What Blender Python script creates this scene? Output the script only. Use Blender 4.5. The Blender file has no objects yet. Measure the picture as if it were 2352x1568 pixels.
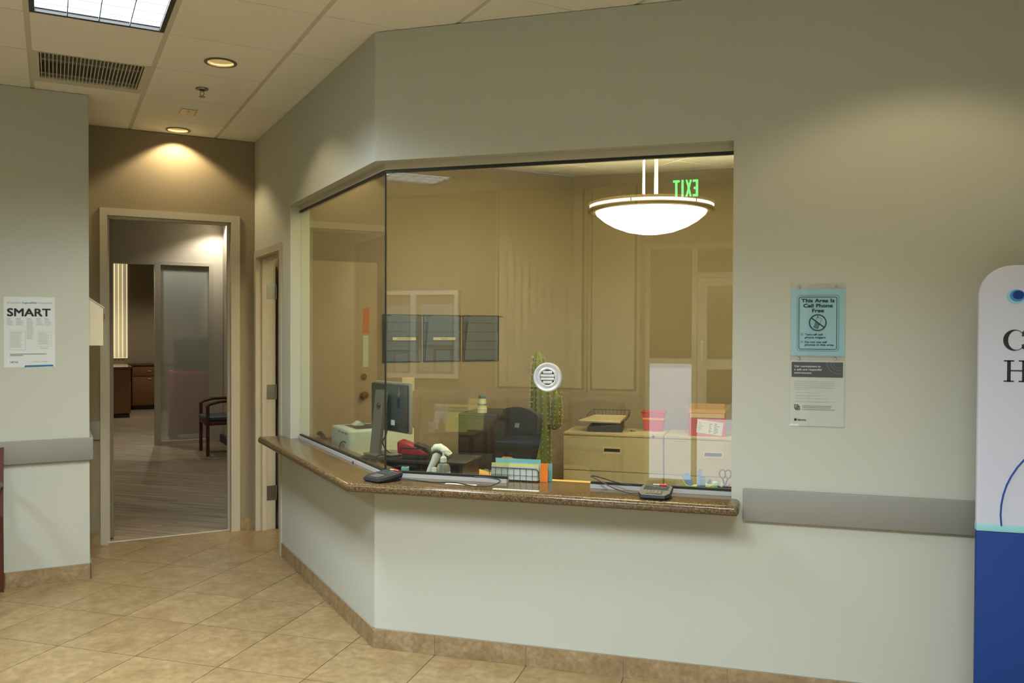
import bpy, bmesh, math, random
from mathutils import Matrix, Vector

random.seed(7)
SC = bpy.context.scene
COL = SC.collection
PI = math.pi
S2 = math.sqrt(0.5)

# ------------------------------------------------------------------ camera, world, exposure
cam_d = bpy.data.cameras.new('camera'); cam = bpy.data.objects.new('camera', cam_d); COL.objects.link(cam)
cam_d.sensor_width = 36; cam_d.lens = 29.77; cam_d.clip_start = 0.05; cam_d.clip_end = 100
cam.matrix_world = Matrix(((0.958766, -0.007363, 0.284101, 1.843),
                           (0.284174, 0.012215, -0.958695, -3.828),
                           (0.003588, 0.999898, 0.013803, 1.580),
                           (0, 0, 0, 1)))
SC.camera = cam
SC.view_settings.view_transform = 'Standard'
SC.view_settings.look = 'None'
SC.view_settings.exposure = -0.04
SC.view_settings.gamma = 1.0
SC.view_settings.use_curve_mapping = False
W = bpy.data.worlds.new('sky'); SC.world = W; W.use_nodes = True
W.node_tree.nodes['Background'].inputs[0].default_value = (0.55, 0.72, 1.0, 1)
W.node_tree.nodes['Background'].inputs[1].default_value = 0.35
CY = SC.cycles
CY.adaptive_threshold = 0.05
CY.max_bounces = 6; CY.diffuse_bounces = 3; CY.glossy_bounces = 3; CY.transmission_bounces = 4; CY.transparent_max_bounces = 12
CY.caustics_reflective = False; CY.caustics_refractive = False

P_TROFFER = 92.0      # watts of each ceiling troffer
P_DOWN = 22.0         # watts of each recessed downlight
P_BOWL = 16.0         # radiance of the pendant bowl
C_COOL = (0.91, 1.0, 1.08)
C_WARM = (1.0, 0.79, 0.47)

def L(r, g, b):
    f = lambda c: (c / 255 / 12.92) if c <= 10 else ((c / 255 + 0.055) / 1.055) ** 2.4
    return (f(r), f(g), f(b), 1)

# ------------------------------------------------------------------ materials
MATS = {}
def mat(name, col, rough=0.6, metal=0.0, var=0.06, scale=6.0, bump=0.0, bscale=120.0, spec=0.5, emit=None, estr=0.0, alpha=None, rnd=0.0, trans=0.0):
    if name in MATS: return MATS[name]
    m = bpy.data.materials.new(name); m.use_nodes = True
    nt = m.node_tree; N = nt.nodes; B = N['Principled BSDF']
    B.inputs['Roughness'].default_value = rough
    B.inputs['Metallic'].default_value = metal
    B.inputs['Specular IOR Level'].default_value = spec
    if trans: B.inputs['Transmission Weight'].default_value = trans
    tc = N.new('ShaderNodeTexCoord'); nz = N.new('ShaderNodeTexNoise')
    nz.inputs['Scale'].default_value = scale; nz.inputs['Detail'].default_value = 4
    nt.links.new(tc.outputs['Object'], nz.inputs['Vector'])
    mx = N.new('ShaderNodeMix'); mx.data_type = 'RGBA'
    mx.inputs[6].default_value = tuple(c * (1 - var) for c in col[:3]) + (1,)
    mx.inputs[7].default_value = tuple(min(1, c * (1 + var)) for c in col[:3]) + (1,)
    nt.links.new(nz.outputs['Fac'], mx.inputs[0])
    out = mx.outputs[2]
    if rnd:
        oi = N.new('ShaderNodeObjectInfo'); hs = N.new('ShaderNodeHueSaturation'); mr = N.new('ShaderNodeMapRange')
        mr.inputs[3].default_value = 1 - rnd; mr.inputs[4].default_value = 1 + rnd
        nt.links.new(oi.outputs['Random'], mr.inputs[0]); nt.links.new(mr.outputs[0], hs.inputs['Value'])
        nt.links.new(out, hs.inputs['Color']); out = hs.outputs[0]
    nt.links.new(out, B.inputs['Base Color'])
    if bump:
        n2 = N.new('ShaderNodeTexNoise'); n2.inputs['Scale'].default_value = bscale
        bp = N.new('ShaderNodeBump'); bp.inputs['Strength'].default_value = bump; bp.inputs['Distance'].default_value = 0.002
        nt.links.new(tc.outputs['Object'], n2.inputs['Vector']); nt.links.new(n2.outputs['Fac'], bp.inputs['Height'])
        nt.links.new(bp.outputs[0], B.inputs['Normal'])
    if emit:
        B.inputs['Emission Color'].default_value = tuple(emit[:3]) + (1,)
        B.inputs['Emission Strength'].default_value = estr
    if alpha is not None: B.inputs['Alpha'].default_value = alpha
    MATS[name] = m
    return m

def mottled(name, c1, c2, c3, s1, s2, rough, rnd=0.05, bump=0.05, coat=0.0):
    if name in MATS: return MATS[name]
    m = bpy.data.materials.new(name); m.use_nodes = True
    nt = m.node_tree; N = nt.nodes; B = N['Principled BSDF']; B.inputs['Roughness'].default_value = rough
    tc = N.new('ShaderNodeTexCoord'); geo = N.new('ShaderNodeNewGeometry')
    oi = N.new('ShaderNodeObjectInfo'); ad = N.new('ShaderNodeVectorMath'); ad.operation = 'ADD'
    sc = N.new('ShaderNodeVectorMath'); sc.operation = 'SCALE'; sc.inputs[3].default_value = 9.0
    cb = N.new('ShaderNodeCombineXYZ')
    nt.links.new(oi.outputs['Random'], cb.inputs[0]); nt.links.new(oi.outputs['Random'], cb.inputs[1])
    nt.links.new(cb.outputs[0], sc.inputs[0]); nt.links.new(geo.outputs['Position'], ad.inputs[0]); nt.links.new(sc.outputs[0], ad.inputs[1])
    a = N.new('ShaderNodeTexNoise'); a.inputs['Scale'].default_value = s1; a.inputs['Detail'].default_value = 6; a.inputs['Roughness'].default_value = 0.65; a.inputs['Distortion'].default_value = 0.4
    b = N.new('ShaderNodeTexNoise'); b.inputs['Scale'].default_value = s2; b.inputs['Detail'].default_value = 5
    nt.links.new(ad.outputs[0], a.inputs['Vector']); nt.links.new(ad.outputs[0], b.inputs['Vector'])
    r = N.new('ShaderNodeValToRGB'); e = r.color_ramp.elements
    e[0].position = 0.34; e[0].color = c1; e[1].position = 0.66; e[1].color = c3
    k = r.color_ramp.elements.new(0.5); k.color = c2
    nt.links.new(a.outputs['Fac'], r.inputs[0])
    mx = N.new('ShaderNodeMix'); mx.data_type = 'RGBA'; mx.blend_type = 'OVERLAY'; mx.inputs[0].default_value = 0.45
    nt.links.new(r.outputs[0], mx.inputs[6]); nt.links.new(b.outputs['Fac'], mx.inputs[7])
    hs = N.new('ShaderNodeHueSaturation'); mr = N.new('ShaderNodeMapRange')
    mr.inputs[3].default_value = 1 - rnd; mr.inputs[4].default_value = 1 + rnd
    nt.links.new(oi.outputs['Random'], mr.inputs[0]); nt.links.new(mr.outputs[0], hs.inputs['Value'])
    nt.links.new(mx.outputs[2], hs.inputs['Color']); nt.links.new(hs.outputs[0], B.inputs['Base Color'])
    if bump:
        bp = N.new('ShaderNodeBump'); bp.inputs['Strength'].default_value = bump; bp.inputs['Distance'].default_value = 0.003
        nt.links.new(b.outputs['Fac'], bp.inputs['Height']); nt.links.new(bp.outputs[0], B.inputs['Normal'])
    MATS[name] = m
    return m

def clear_glass(name, tint, r0, haze=0.0):
    m = bpy.data.materials.new(name); m.use_nodes = True
    nt = m.node_tree; N = nt.nodes; N.remove(N['Principled BSDF']); out = N['Material Output']
    geo = N.new('ShaderNodeNewGeometry'); dt = N.new('ShaderNodeVectorMath'); dt.operation = 'DOT_PRODUCT'
    nt.links.new(geo.outputs['Normal'], dt.inputs[0]); nt.links.new(geo.outputs['Incoming'], dt.inputs[1])
    ab = N.new('ShaderNodeMath'); ab.operation = 'ABSOLUTE'; nt.links.new(dt.outputs['Value'], ab.inputs[0])
    su = N.new('ShaderNodeMath'); su.operation = 'SUBTRACT'; su.inputs[0].default_value = 1.0; nt.links.new(ab.outputs[0], su.inputs[1])
    pw = N.new('ShaderNodeMath'); pw.operation = 'POWER'; pw.inputs[1].default_value = 5.0; nt.links.new(su.outputs[0], pw.inputs[0])
    ma = N.new('ShaderNodeMath'); ma.operation = 'MULTIPLY_ADD'; ma.inputs[1].default_value = 1 - r0; ma.inputs[2].default_value = r0
    nt.links.new(pw.outputs[0], ma.inputs[0])
    tr = N.new('ShaderNodeBsdfTransparent'); tr.inputs[0].default_value = tint
    gl = N.new('ShaderNodeBsdfGlossy'); gl.inputs['Roughness'].default_value = 0.0; gl.inputs[0].default_value = (0.97, 0.98, 0.97, 1)
    mx = N.new('ShaderNodeMixShader'); nt.links.new(ma.outputs[0], mx.inputs[0]); nt.links.new(tr.outputs[0], mx.inputs[1]); nt.links.new(gl.outputs[0], mx.inputs[2])
    last = mx
    if haze:
        df = N.new('ShaderNodeBsdfDiffuse'); df.inputs[0].default_value = (0.8, 0.8, 0.75, 1)
        m2 = N.new('ShaderNodeMixShader'); m2.inputs[0].default_value = haze
        nt.links.new(mx.outputs[0], m2.inputs[1]); nt.links.new(df.outputs[0], m2.inputs[2]); last = m2
    nt.links.new(last.outputs[0], out.inputs['Surface'])
    MATS[name] = m
    return m

def frosted(name, col, clear):
    m = bpy.data.materials.new(name); m.use_nodes = True
    nt = m.node_tree; N = nt.nodes; N.remove(N['Principled BSDF']); out = N['Material Output']
    df = N.new('ShaderNodeBsdfDiffuse'); df.inputs[0].default_value = col
    tl = N.new('ShaderNodeBsdfTranslucent'); tl.inputs[0].default_value = col
    gl = N.new('ShaderNodeBsdfGlossy'); gl.inputs['Roughness'].default_value = 0.25; gl.inputs[0].default_value = (0.9, 0.9, 0.9, 1)
    tr = N.new('ShaderNodeBsdfTransparent')
    a = N.new('ShaderNodeMixShader'); a.inputs[0].default_value = 0.4; nt.links.new(df.outputs[0], a.inputs[1]); nt.links.new(tl.outputs[0], a.inputs[2])
    b = N.new('ShaderNodeMixShader'); b.inputs[0].default_value = clear; nt.links.new(a.outputs[0], b.inputs[1]); nt.links.new(tr.outputs[0], b.inputs[2])
    c = N.new('ShaderNodeMixShader'); c.inputs[0].default_value = 0.07; nt.links.new(b.outputs[0], c.inputs[1]); nt.links.new(gl.outputs[0], c.inputs[2])
    nt.links.new(c.outputs[0], out.inputs['Surface'])
    MATS[name] = m
    return m

M_WALL = mat('sage_wall_paint', L(186, 189, 176), 0.75, var=0.015, scale=2, bump=0.08, bscale=300)
M_WALL2 = mat('back_room_paint', L(192, 184, 166), 0.75, var=0.015, scale=2)
M_TAUPE = mat('taupe_wall_paint', L(146, 133, 108), 0.75, var=0.02, scale=2, bump=0.08, bscale=300)
M_BLADE = mat('louvre_blade', L(88, 92, 92), 0.6)
M_RAIL = mat('grey_rail_vinyl', L(136, 135, 127), 0.5, var=0.03, scale=10)
M_FRAME = mat('warm_grey_frame_paint', L(186, 180, 160), 0.42, var=0.02)
M_DOOR = mat('door_veneer_paint', L(168, 152, 126), 0.5, var=0.04, scale=3)
M_CEIL = mat('ceiling_tile_board', L(236, 234, 224), 0.9, var=0.02, scale=40, bump=0.25, bscale=220, rnd=0.02)
M_TEE = mat('ceiling_tee_paint', L(204, 200, 184), 0.6)
M_TILE = mottled('floor_tile_stone', L(133, 110, 74), L(143, 121, 84), L(153, 132, 95), 7, 26, 0.34, 0.05, 0.04)
M_BASE = mottled('base_tile_stone', L(132, 110, 78), L(146, 124, 90), L(160, 139, 105), 12, 45, 0.5, 0.05, 0.05)
M_GROUT = mat('grout', L(88, 80, 64), 0.9, var=0.1, scale=40)
M_BGROUT = mat('base_grout', L(140, 132, 112), 0.9)
M_GRANITE = mottled('granite', L(48, 36, 24), L(94, 76, 49), L(128, 107, 73), 150, 260, 0.16, 0.0, 0.0)
M_BLACK = mat('black_plastic', L(30, 31, 33), 0.42, var=0.1)
M_BLACKRUB = mat('black_gasket', L(26, 27, 24), 0.5)
M_CHAR = mat('charcoal_plastic', L(50, 52, 54), 0.5)
M_ALU = mat('satin_aluminium', L(196, 198, 194), 0.35, 0.85, var=0.02)
M_ALUW = mat('light_grey_aluminium', L(188, 190, 184), 0.35, 0.2, var=0.03)
M_STEEL = mat('hinge_steel', L(140, 142, 136), 0.38, 0.85, var=0.04)
M_CHROME = mat('polished_metal', L(212, 206, 190), 0.12, 1.0, var=0.02)
M_BRASS = mat('satin_brass', L(176, 150, 98), 0.22, 1.0, var=0.03)
M_WHITE = mat('white_plastic', L(226, 228, 220), 0.45, var=0.01)
M_WHGL = mat('grille_enamel', L(214, 218, 218), 0.3, 0.15, var=0.01)
M_PAPER = mat('white_paper', L(208, 214, 210), 0.8, var=0.01)
M_CREAM = mat('cream_enamel', L(216, 206, 176), 0.45, var=0.02)
M_INK = mat('black_ink', L(28, 30, 32), 0.7)
M_GREYINK = mat('grey_ink', L(140, 144, 142), 0.8)
M_DKTEAL = mat('dark_teal_ink', L(30, 62, 66), 0.7)
M_CYAN = mat('cyan_paper', L(142, 206, 222), 0.75, var=0.02)
M_TEAL = mat('teal_plastic', L(104, 166, 170), 0.5)
M_BLUE = mat('blue_fabric', L(3, 52, 122), 0.75, var=0.06, scale=3)
M_BLUEINK = mat('blue_ink', L(24, 106, 160), 0.7)
M_NAVYLINE = mat('navy_line_ink', L(20, 66, 150), 0.7)
M_FABW = mat('white_banner_fabric', L(190, 193, 206), 0.8, var=0.02, scale=3)
M_AQUA = mat('aqua_ink', L(140, 196, 200), 0.75)
M_MIDBLUE = mat('mid_blue_ink', L(60, 130, 200), 0.75)
M_DEEPBLUE = mat('deep_blue_ink', L(4, 50, 120), 0.75)
M_RED = mat('red_plastic', L(196, 40, 48), 0.4, var=0.05)
M_REDBOX = mat('red_card', L(178, 54, 72), 0.7, var=0.06)
M_YEL = mat('yellow_band', L(240, 184, 40), 0.5)
M_PYEL = mat('pale_yellow_card', L(226, 220, 130), 0.7)
M_LIMEP = mat('lime_paper', L(206, 220, 96), 0.75)
M_LIME = mat('lime_plastic', L(196, 204, 90), 0.4)
M_GREEN = mat('green_plastic', L(50, 170, 90), 0.4)
M_ORANGE = mat('orange_card', L(248, 130, 34), 0.6)
M_CORAL = mat('coral_plastic', L(240, 82, 70), 0.4)
M_BLUECARD = mat('sky_blue_card', L(90, 140, 214), 0.6)
M_CARD = mat('brown_cardboard', L(176, 140, 92), 0.85, var=0.06)
M_CAB = mat('putty_enamel', L(190, 179, 144), 0.5, var=0.015)
M_DARKCAB = mat('dark_brown_laminate', L(46, 38, 30), 0.5, var=0.1)
M_MAPLE = mat('maple_laminate', L(214, 172, 92), 0.45, var=0.06, scale=4)
M_MESH = mat('blue_grey_wire_mesh', L(84, 94, 102), 0.6, var=0.1, scale=40)
M_WIRE = mat('dark_wire', L(46, 46, 44), 0.4, 0.6)
M_CACTUS = mat('cactus_skin', L(94, 104, 40), 0.6, var=0.25, scale=14)
M_SPINE = mat('cactus_spines', L(236, 224, 170), 0.7)
M_POT = mat('terracotta', L(150, 84, 56), 0.8, var=0.08)
M_WOOD = mat('mahogany_wood', L(84, 40, 28), 0.4, var=0.15, scale=8)
M_SEAT = mat('slate_vinyl', L(62, 68, 78), 0.5, var=0.06)
M_VINYLP = mottled('grey_oak_plank', L(104, 90, 70), L(140, 125, 101), L(166, 151, 124), 3.2, 30, 0.42, 0.10, 0.02)
_nt = M_VINYLP.node_tree
_mp = _nt.nodes.new('ShaderNodeMapping'); _mp.inputs['Scale'].default_value = (0.35, 6.0, 1.0)
for _n in [n for n in _nt.nodes if n.type == 'TEX_NOISE']:
    _src = _n.inputs['Vector'].links[0].from_socket
    if not _mp.inputs[0].is_linked: _nt.links.new(_src, _mp.inputs[0])
    _nt.links.new(_mp.outputs[0], _n.inputs['Vector'])
M_OAKCAB = mat('oak_cabinet', L(120, 80, 42), 0.5, var=0.12, scale=5)
M_LAMP = mat('lamp_lens', (1, 0.95, 0.82, 1), 0.5, emit=(1.0, 0.9, 0.68), estr=5.0)
M_CAN = mat('downlight_reflector', L(226, 214, 180), 0.35, 0.3)
M_TRIMRING = mat('bronze_trim_ring', L(110, 100, 78), 0.4, 0.4)
M_BOWL = mat('alabaster_bowl', (1, 0.95, 0.82, 1), 0.4, emit=(1.0, 0.84, 0.52), estr=P_BOWL)
M_SLOT = mat('lit_band', (1, 0.95, 0.82, 1), 0.5, emit=(1.0, 0.82, 0.52), estr=4.0)
M_NICKEL = mat('brushed_nickel', L(120, 104, 78), 0.5, 0.3)
M_EXIT = mat('exit_green', (0.1, 0.9, 0.3, 1), 0.5, emit=(0.12, 0.95, 0.22), estr=10)
M_LENS = mat('troffer_lens', (1, 1, 1, 1), 0.5, emit=(0.93, 1.0, 1.03), estr=1.15)
M_DAY = mat('daylit_film', (0.9, 0.95, 1, 1), 0.6, emit=(0.70, 0.77, 1.0), estr=1.9)
M_SUNBLIND = mat('backlit_blind', L(220, 206, 170), 0.7, emit=(1.0, 0.86, 0.6), estr=0.22)
M_SUNGAP = mat('sunlit_window', (1, 0.9, 0.6, 1), 0.6, emit=(1.0, 0.86, 0.5), estr=0.8)
M_BLIND = mat('vinyl_blind', L(206, 196, 168), 0.6, var=0.02)
M_DKGLASS = mat('dusk_window', L(40, 38, 30), 0.08, var=0.2, scale=1.5)
M_CORK = mat('cork_board', L(170, 124, 64), 0.9, var=0.12, scale=30)
M_PURPLE = mat('mauve_ink', L(150, 120, 160), 0.8)
M_SEALANT = mat('pale_sealant', L(206, 204, 190), 0.7)
M_GLASS = clear_glass('window_glass', (0.93, 0.95, 0.90, 1), 0.060, 0.006)
M_ACRYL = clear_glass('clear_acrylic', (0.97, 0.97, 0.96, 1), 0.04, 0.05)
M_LIQ = mat('clear_gel', L(214, 220, 206), 0.1, trans=0.7)
M_FROST = frosted('frosted_film', (0.62, 0.66, 0.61, 1), 0.58)
M_DKGAP = mat('dark_gap', L(14, 13, 10), 0.9)

# ------------------------------------------------------------------ mesh builder
class MB:
    def __init__(s, M=None):
        s.bm = bmesh.new(); s.M = M or Matrix()
    def v(s, co): return s.bm.verts.new(s.M @ Vector(co))
    def faces(s, vs, fs):
        V = [s.v(c) for c in vs]
        for f in fs:
            try: s.bm.faces.new([V[i] for i in f])
            except ValueError: pass
        return s
    def box(s, a, b):
        x0, y0, z0 = a; x1, y1, z1 = b
        return s.faces([(x0,y0,z0),(x1,y0,z0),(x1,y1,z0),(x0,y1,z0),(x0,y0,z1),(x1,y0,z1),(x1,y1,z1),(x0,y1,z1)],
                       [(3,2,1,0),(4,5,6,7),(0,1,5,4),(1,2,6,5),(2,3,7,6),(3,0,4,7)])
    def rbox(s, a, b, r, seg=2):
        t = bmesh.new()
        m = MB(); m.bm.free(); m.bm = t; m.box(a, b)
        bmesh.ops.bevel(t, geom=list(t.edges), offset=r, segments=seg, affect='EDGES', profile=0.5)
        s.merge(t); return s
    def merge(s, t):
        idx = {}
        for v in t.verts: idx[v] = s.v(v.co)
        for f in t.faces:
            try: s.bm.faces.new([idx[v] for v in f.verts])
            except ValueError: pass
        t.free()
    def prism(s, poly, h0, h1, axis='z'):
        n = len(poly)
        f = {'z': lambda p, h: (p[0], p[1], h), 'y': lambda p, h: (p[0], h, p[1]), 'x': lambda p, h: (h, p[0], p[1])}[axis]
        vs = [f(p, h0) for p in poly] + [f(p, h1) for p in poly]
        fs = [tuple(range(n))[::-1], tuple(range(n, 2 * n))] + [(i, (i + 1) % n, n + (i + 1) % n, n + i) for i in range(n)]
        return s.faces(vs, fs)
    def rprism(s, poly, h0, h1, r, axis='z', seg=2, only=None):
        t = bmesh.new(); m = MB(); m.bm.free(); m.bm = t; m.prism(poly, h0, h1, axis)
        bmesh.ops.recalc_face_normals(t, faces=list(t.faces))
        es = [e for e in t.edges if only is None or only(e)]
        bmesh.ops.bevel(t, geom=es, offset=r, segments=seg, affect='EDGES', profile=0.5)
        s.merge(t); return s
    def cyl(s, p0, p1, r0, r1=None, n=16, caps=True):
        p0 = Vector(p0); p1 = Vector(p1); r1 = r0 if r1 is None else r1
        d = (p1 - p0).normalized(); u = d.orthogonal().normalized(); w = d.cross(u)
        vs = []
        for p, r in ((p0, r0), (p1, r1)):
            for i in range(n):
                a = 2 * PI * i / n; vs.append(p + (u * math.cos(a) + w * math.sin(a)) * r)
        fs = [(i, (i + 1) % n, n + (i + 1) % n, n + i) for i in range(n)]
        if caps: fs += [tuple(range(n))[::-1], tuple(range(n, 2 * n))]
        return s.faces(vs, fs)
    def tube(s, pts, r, n=8, closed=False, flat=1.0):
        pts = [Vector(p) for p in pts]; m = len(pts); vs = []
        u = None
        for i, p in enumerate(pts):
            if closed: d = (pts[(i + 1) % m] - pts[i - 1]).normalized()
            else: d = (pts[min(i + 1, m - 1)] - pts[max(i - 1, 0)]).normalized()
            if u is None: u = d.orthogonal().normalized()
            else:
                u = u - d * u.dot(d)
                u = u.normalized() if u.length > 1e-6 else d.orthogonal().normalized()
            w = d.cross(u)
            for k in range(n):
                a = 2 * PI * k / n; vs.append(p + u * math.cos(a) * r + w * math.sin(a) * r * flat)
        fs = []
        for i in range(m if closed else m - 1):
            j = (i + 1) % m
            for k in range(n): fs.append((i * n + k, i * n + (k + 1) % n, j * n + (k + 1) % n, j * n + k))
        if not closed: fs += [tuple(range(n))[::-1], tuple(range((m - 1) * n, m * n))]
        return s.faces(vs, fs)
    def lathe(s, prof, c=(0, 0, 0), n=32, axis='z', caps=True):
        vs = []
        for r, h in prof:
            for i in range(n):
                a = 2 * PI * i / n; x, y = r * math.cos(a), r * math.sin(a)
                vs.append({'z': (c[0] + x, c[1] + y, c[2] + h), 'y': (c[0] + x, c[1] + h, c[2] + y)}[axis])
        fs = []
        for j in range(len(prof) - 1):
            for i in range(n): fs.append((j * n + i, j * n + (i + 1) % n, (j + 1) * n + (i + 1) % n, (j + 1) * n + i))
        if caps:
            if prof[0][0] > 1e-4: fs.append(tuple(range(n))[::-1])
            if prof[-1][0] > 1e-4: fs.append(tuple(range((len(prof) - 1) * n, len(prof) * n)))
        return s.faces(vs, fs)
    def mesh(s, name, smooth=35):
        bmesh.ops.remove_doubles(s.bm, verts=list(s.bm.verts), dist=1e-6)
        bmesh.ops.recalc_face_normals(s.bm, faces=list(s.bm.faces))
        me = bpy.data.meshes.new(name); s.bm.to_mesh(me); s.bm.free()
        if smooth:
            for p in me.polygons: p.use_smooth = True
            me.set_sharp_from_angle(angle=math.radians(smooth))
        return me
    def build(s, name, m, parent=None, smooth=35):
        return obj(name, s.mesh(name, smooth), m, parent)

def obj(name, me, m, parent=None):
    o = bpy.data.objects.new(name, me); COL.objects.link(o)
    if m is not None and not me.materials: me.materials.append(m)
    if parent is not None: o.parent = parent
    return o
def tag(o, label, cat, group=None):
    o['label'] = label; o['category'] = cat
    if group: o['group'] = group
    return o
def thing(name, label, cat, loc=(0, 0, 0), rz=0.0, group=None):
    o = bpy.data.objects.new(name, None); COL.objects.link(o); o.empty_display_size = 0.1
    o.location = loc; o.rotation_euler = (0, 0, rz)
    return tag(o, label, cat, group)
def struct(o, label=None):
    o['kind'] = 'structure'
    if label: o['label'] = label
    return o
def sempty(name, label=None, loc=(0, 0, 0), rz=0.0):
    o = bpy.data.objects.new(name, None); COL.objects.link(o); o.location = loc; o.rotation_euler = (0, 0, rz); o.empty_display_size = 0.1
    return struct(o, label)
def text(name, body, size, m, parent, loc, align='LEFT', bold=0.0, sx=1.0, ext=0.0003, fit=None):
    """flat lettering in the XZ plane of its parent, readable from -Y"""
    c = bpy.data.curves.new(name, 'FONT'); c.body = body; c.size = size; c.align_x = align; c.extrude = ext; c.resolution_u = 3
    o = bpy.data.objects.new(name + '_tmp', c); COL.objects.link(o)
    bpy.context.view_layer.update()
    me = bpy.data.meshes.new_from_object(o.evaluated_get(bpy.context.evaluated_depsgraph_get()))
    bpy.data.objects.remove(o); bpy.data.curves.remove(c)
    if bold:                                       # heavier strokes: the same outline laid over itself, slightly shifted
        bm = bmesh.new()
        for k, (dx, dy) in enumerate(((bold, bold), (-bold, bold), (bold, -bold), (-bold, -bold))):
            m2 = me.copy(); m2.transform(Matrix.Translation((dx, dy, k * 0.00004))); bm.from_mesh(m2); bpy.data.meshes.remove(m2)
        bm.to_mesh(me); bm.free()
    if fit:
        xs = [v.co.x for v in me.vertices]; sx = fit / (max(xs) - min(xs))
        if align == 'LEFT': loc = (loc[0] - min(xs) * sx, loc[1], loc[2])
    me.transform(Matrix.Translation(loc) @ Matrix.Rotation(PI / 2, 4, 'X') @ Matrix.Diagonal((sx, 1, 1, 1)))
    me.materials.clear()
    return obj(name, me, m, parent)
def dup(root, loc, rz, label=None, group=None):
    r = root.copy(); COL.objects.link(r); r.location = loc; r.rotation_euler = (0, 0, rz)
    if label: r['label'] = label
    if group: r['group'] = group
    for ch in list(root.children):
        c = ch.copy(); COL.objects.link(c); c.parent = r
        for gch in list(ch.children):
            d = gch.copy(); COL.objects.link(d); d.parent = c
    return r
def smooth_path(p, n=6):
    out = []; P = [Vector(q) for q in p]; P = [P[0]] + P + [P[-1]]
    for i in range(1, len(P) - 2):
        for k in range(n):
            t_ = k / n
            out.append(0.5 * ((2 * P[i]) + (-P[i - 1] + P[i + 1]) * t_ + (2 * P[i - 1] - 5 * P[i] + 4 * P[i + 1] - P[i + 2]) * t_ ** 2 + (-P[i - 1] + 3 * P[i] - 3 * P[i + 1] + P[i + 2]) * t_ ** 3))
    out.append(P[-2]); return out
G45 = PI / 4
def g2m(x, y, z=0.0): return (S2 * (x - y), S2 * (x + y), z)      # the building's 45-degree grid
GM = Matrix.Rotation(G45, 4, 'Z')

def clip(poly, planes):
    for (a, b, d) in planes:                       # keep a*x + b*y <= d
        out = []
        for i in range(len(poly)):
            p, q = poly[i], poly[(i + 1) % len(poly)]
            fp, fq = a * p[0] + b * p[1] - d, a * q[0] + b * q[1] - d
            if fp <= 0: out.append(p)
            if (fp < 0 < fq) or (fq < 0 < fp):
                k = fp / (fp - fq); out.append((p[0] + (q[0] - p[0]) * k, p[1] + (q[1] - p[1]) * k))
        poly = out
        if len(poly) < 3: return []
    return poly
def area(p): return abs(sum(p[i][0] * p[(i + 1) % len(p)][1] - p[(i + 1) % len(p)][0] * p[i][1] for i in range(len(p)))) / 2
xg_le = lambda d: (S2, S2, d)
xg_ge = lambda d: (-S2, -S2, -d)
yg_le = lambda d: (-S2, S2, d)
yg_ge = lambda d: (S2, -S2, -d)

# ------------------------------------------------------------------ sizes of the place (metres)
ZC = 3.045                    # ceiling
YC = 2.827                    # taupe wall with the doorway, along the grid
YD = 1.953                    # left wall with the poster
TR = -4.60                    # lobby wall behind
SR, SL = 3.60, -4.20          # right and left limits
TF = 4.10                     # far office wall
WT = 0.13                     # wall thickness
ZW = 2.41                     # window head
ZT = 0.843                    # counter top
GLZ = 0.070                   # recess of the glass

# ------------------------------------------------------------------ floors
fl = MB().prism(clip([(SL - .2, TR - .2), (SR + .2, TR - .2), (SR + .2, TF + .2), (SL - .2, TF + .2)], [yg_le(2.885)]), -0.06, -0.003).build('floor', M_GROUT, smooth=0)
struct(fl, 'tan square floor tiles with thin dark grout joints')
PT = 0.459
R1 = [(0, 1, 0.0), yg_le(YD), (1, 0, SR), (-1, 0, -SL), (0, -1, -TR)]
R2 = [(0, -1, 0.0), xg_le(0.0), xg_ge(-1.2), yg_le(2.885)]
R3 = [(0, -1, 0.0), xg_le(-1.2), yg_le(YD)]
R4 = [xg_ge(0.0), xg_le(0.9), yg_ge(1.985), yg_le(2.74)]
full_me = None
for i in range(-10, 9):
    for j in range(-11, 8):
        x0 = 0.327 + PT * i + 0.0025; y0 = 0.015 + 0.461 * j + 0.002
        r = [(x0, y0), (x0 + PT - .004, y0), (x0 + PT - .004, y0 + .457), (x0, y0 + .457)]
        ps = [q for q in (clip(r, R) for R in (R1, R2, R3, R4)) if q and area(q) > 2e-4]
        if not ps: continue
        if len(ps) == 1 and abs(area(ps[0]) - area(r)) < 1e-6:
            if full_me is None:
                full_me = MB().prism([(0, 0), (PT - .004, 0), (PT - .004, .457), (0, .457)], -0.0075, 0.0).mesh('tile', 0)
            o = obj('tile', full_me, M_TILE, fl); o.location = (x0, y0, 0)
        else:
            b = MB()
            for q in ps: b.prism([(p[0] - x0, p[1] - y0) for p in q], -0.0075, 0.0)
            o = b.build('tile', M_TILE, fl, 0); o.location = (x0, y0, 0)

fb = MB(GM).box((-2.6, 2.885, -0.06), (1.3, 14.7, -0.004)).build('floor_back', M_DKGAP, smooth=0)
struct(fb, 'grey oak vinyl plank floor beyond the open doorway')
RB = [xg_ge(-2.55), xg_le(1.25), yg_ge(2.888), yg_le(14.6)]
k = 0
t = -1.2
while t < 12.0:
    s = -13.0 - random.random() * 1.2
    while s < 3:
        r = [(s + .0006, t + .0006), (s + 1.2194, t + .0006), (s + 1.2194, t + .1814), (s + .0006, t + .1814)]
        q = clip(r, RB)
        if q and area(q) > 1e-3:
            c = (sum(p[0] for p in q) / len(q), sum(p[1] for p in q) / len(q))
            gx, gy = S2 * (c[0] + c[1]), S2 * (c[1] - c[0])
            if -1.35 < gx < 1.0 and gy < 9.4:
                b = MB().prism([(p[0] - c[0], p[1] - c[1]) for p in q], -0.006, 0.0)
                o = b.build('plank', M_VINYLP, fb, 0); o.location = (c[0], c[1], 0)
        s += 1.22
    t += 0.182
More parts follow.
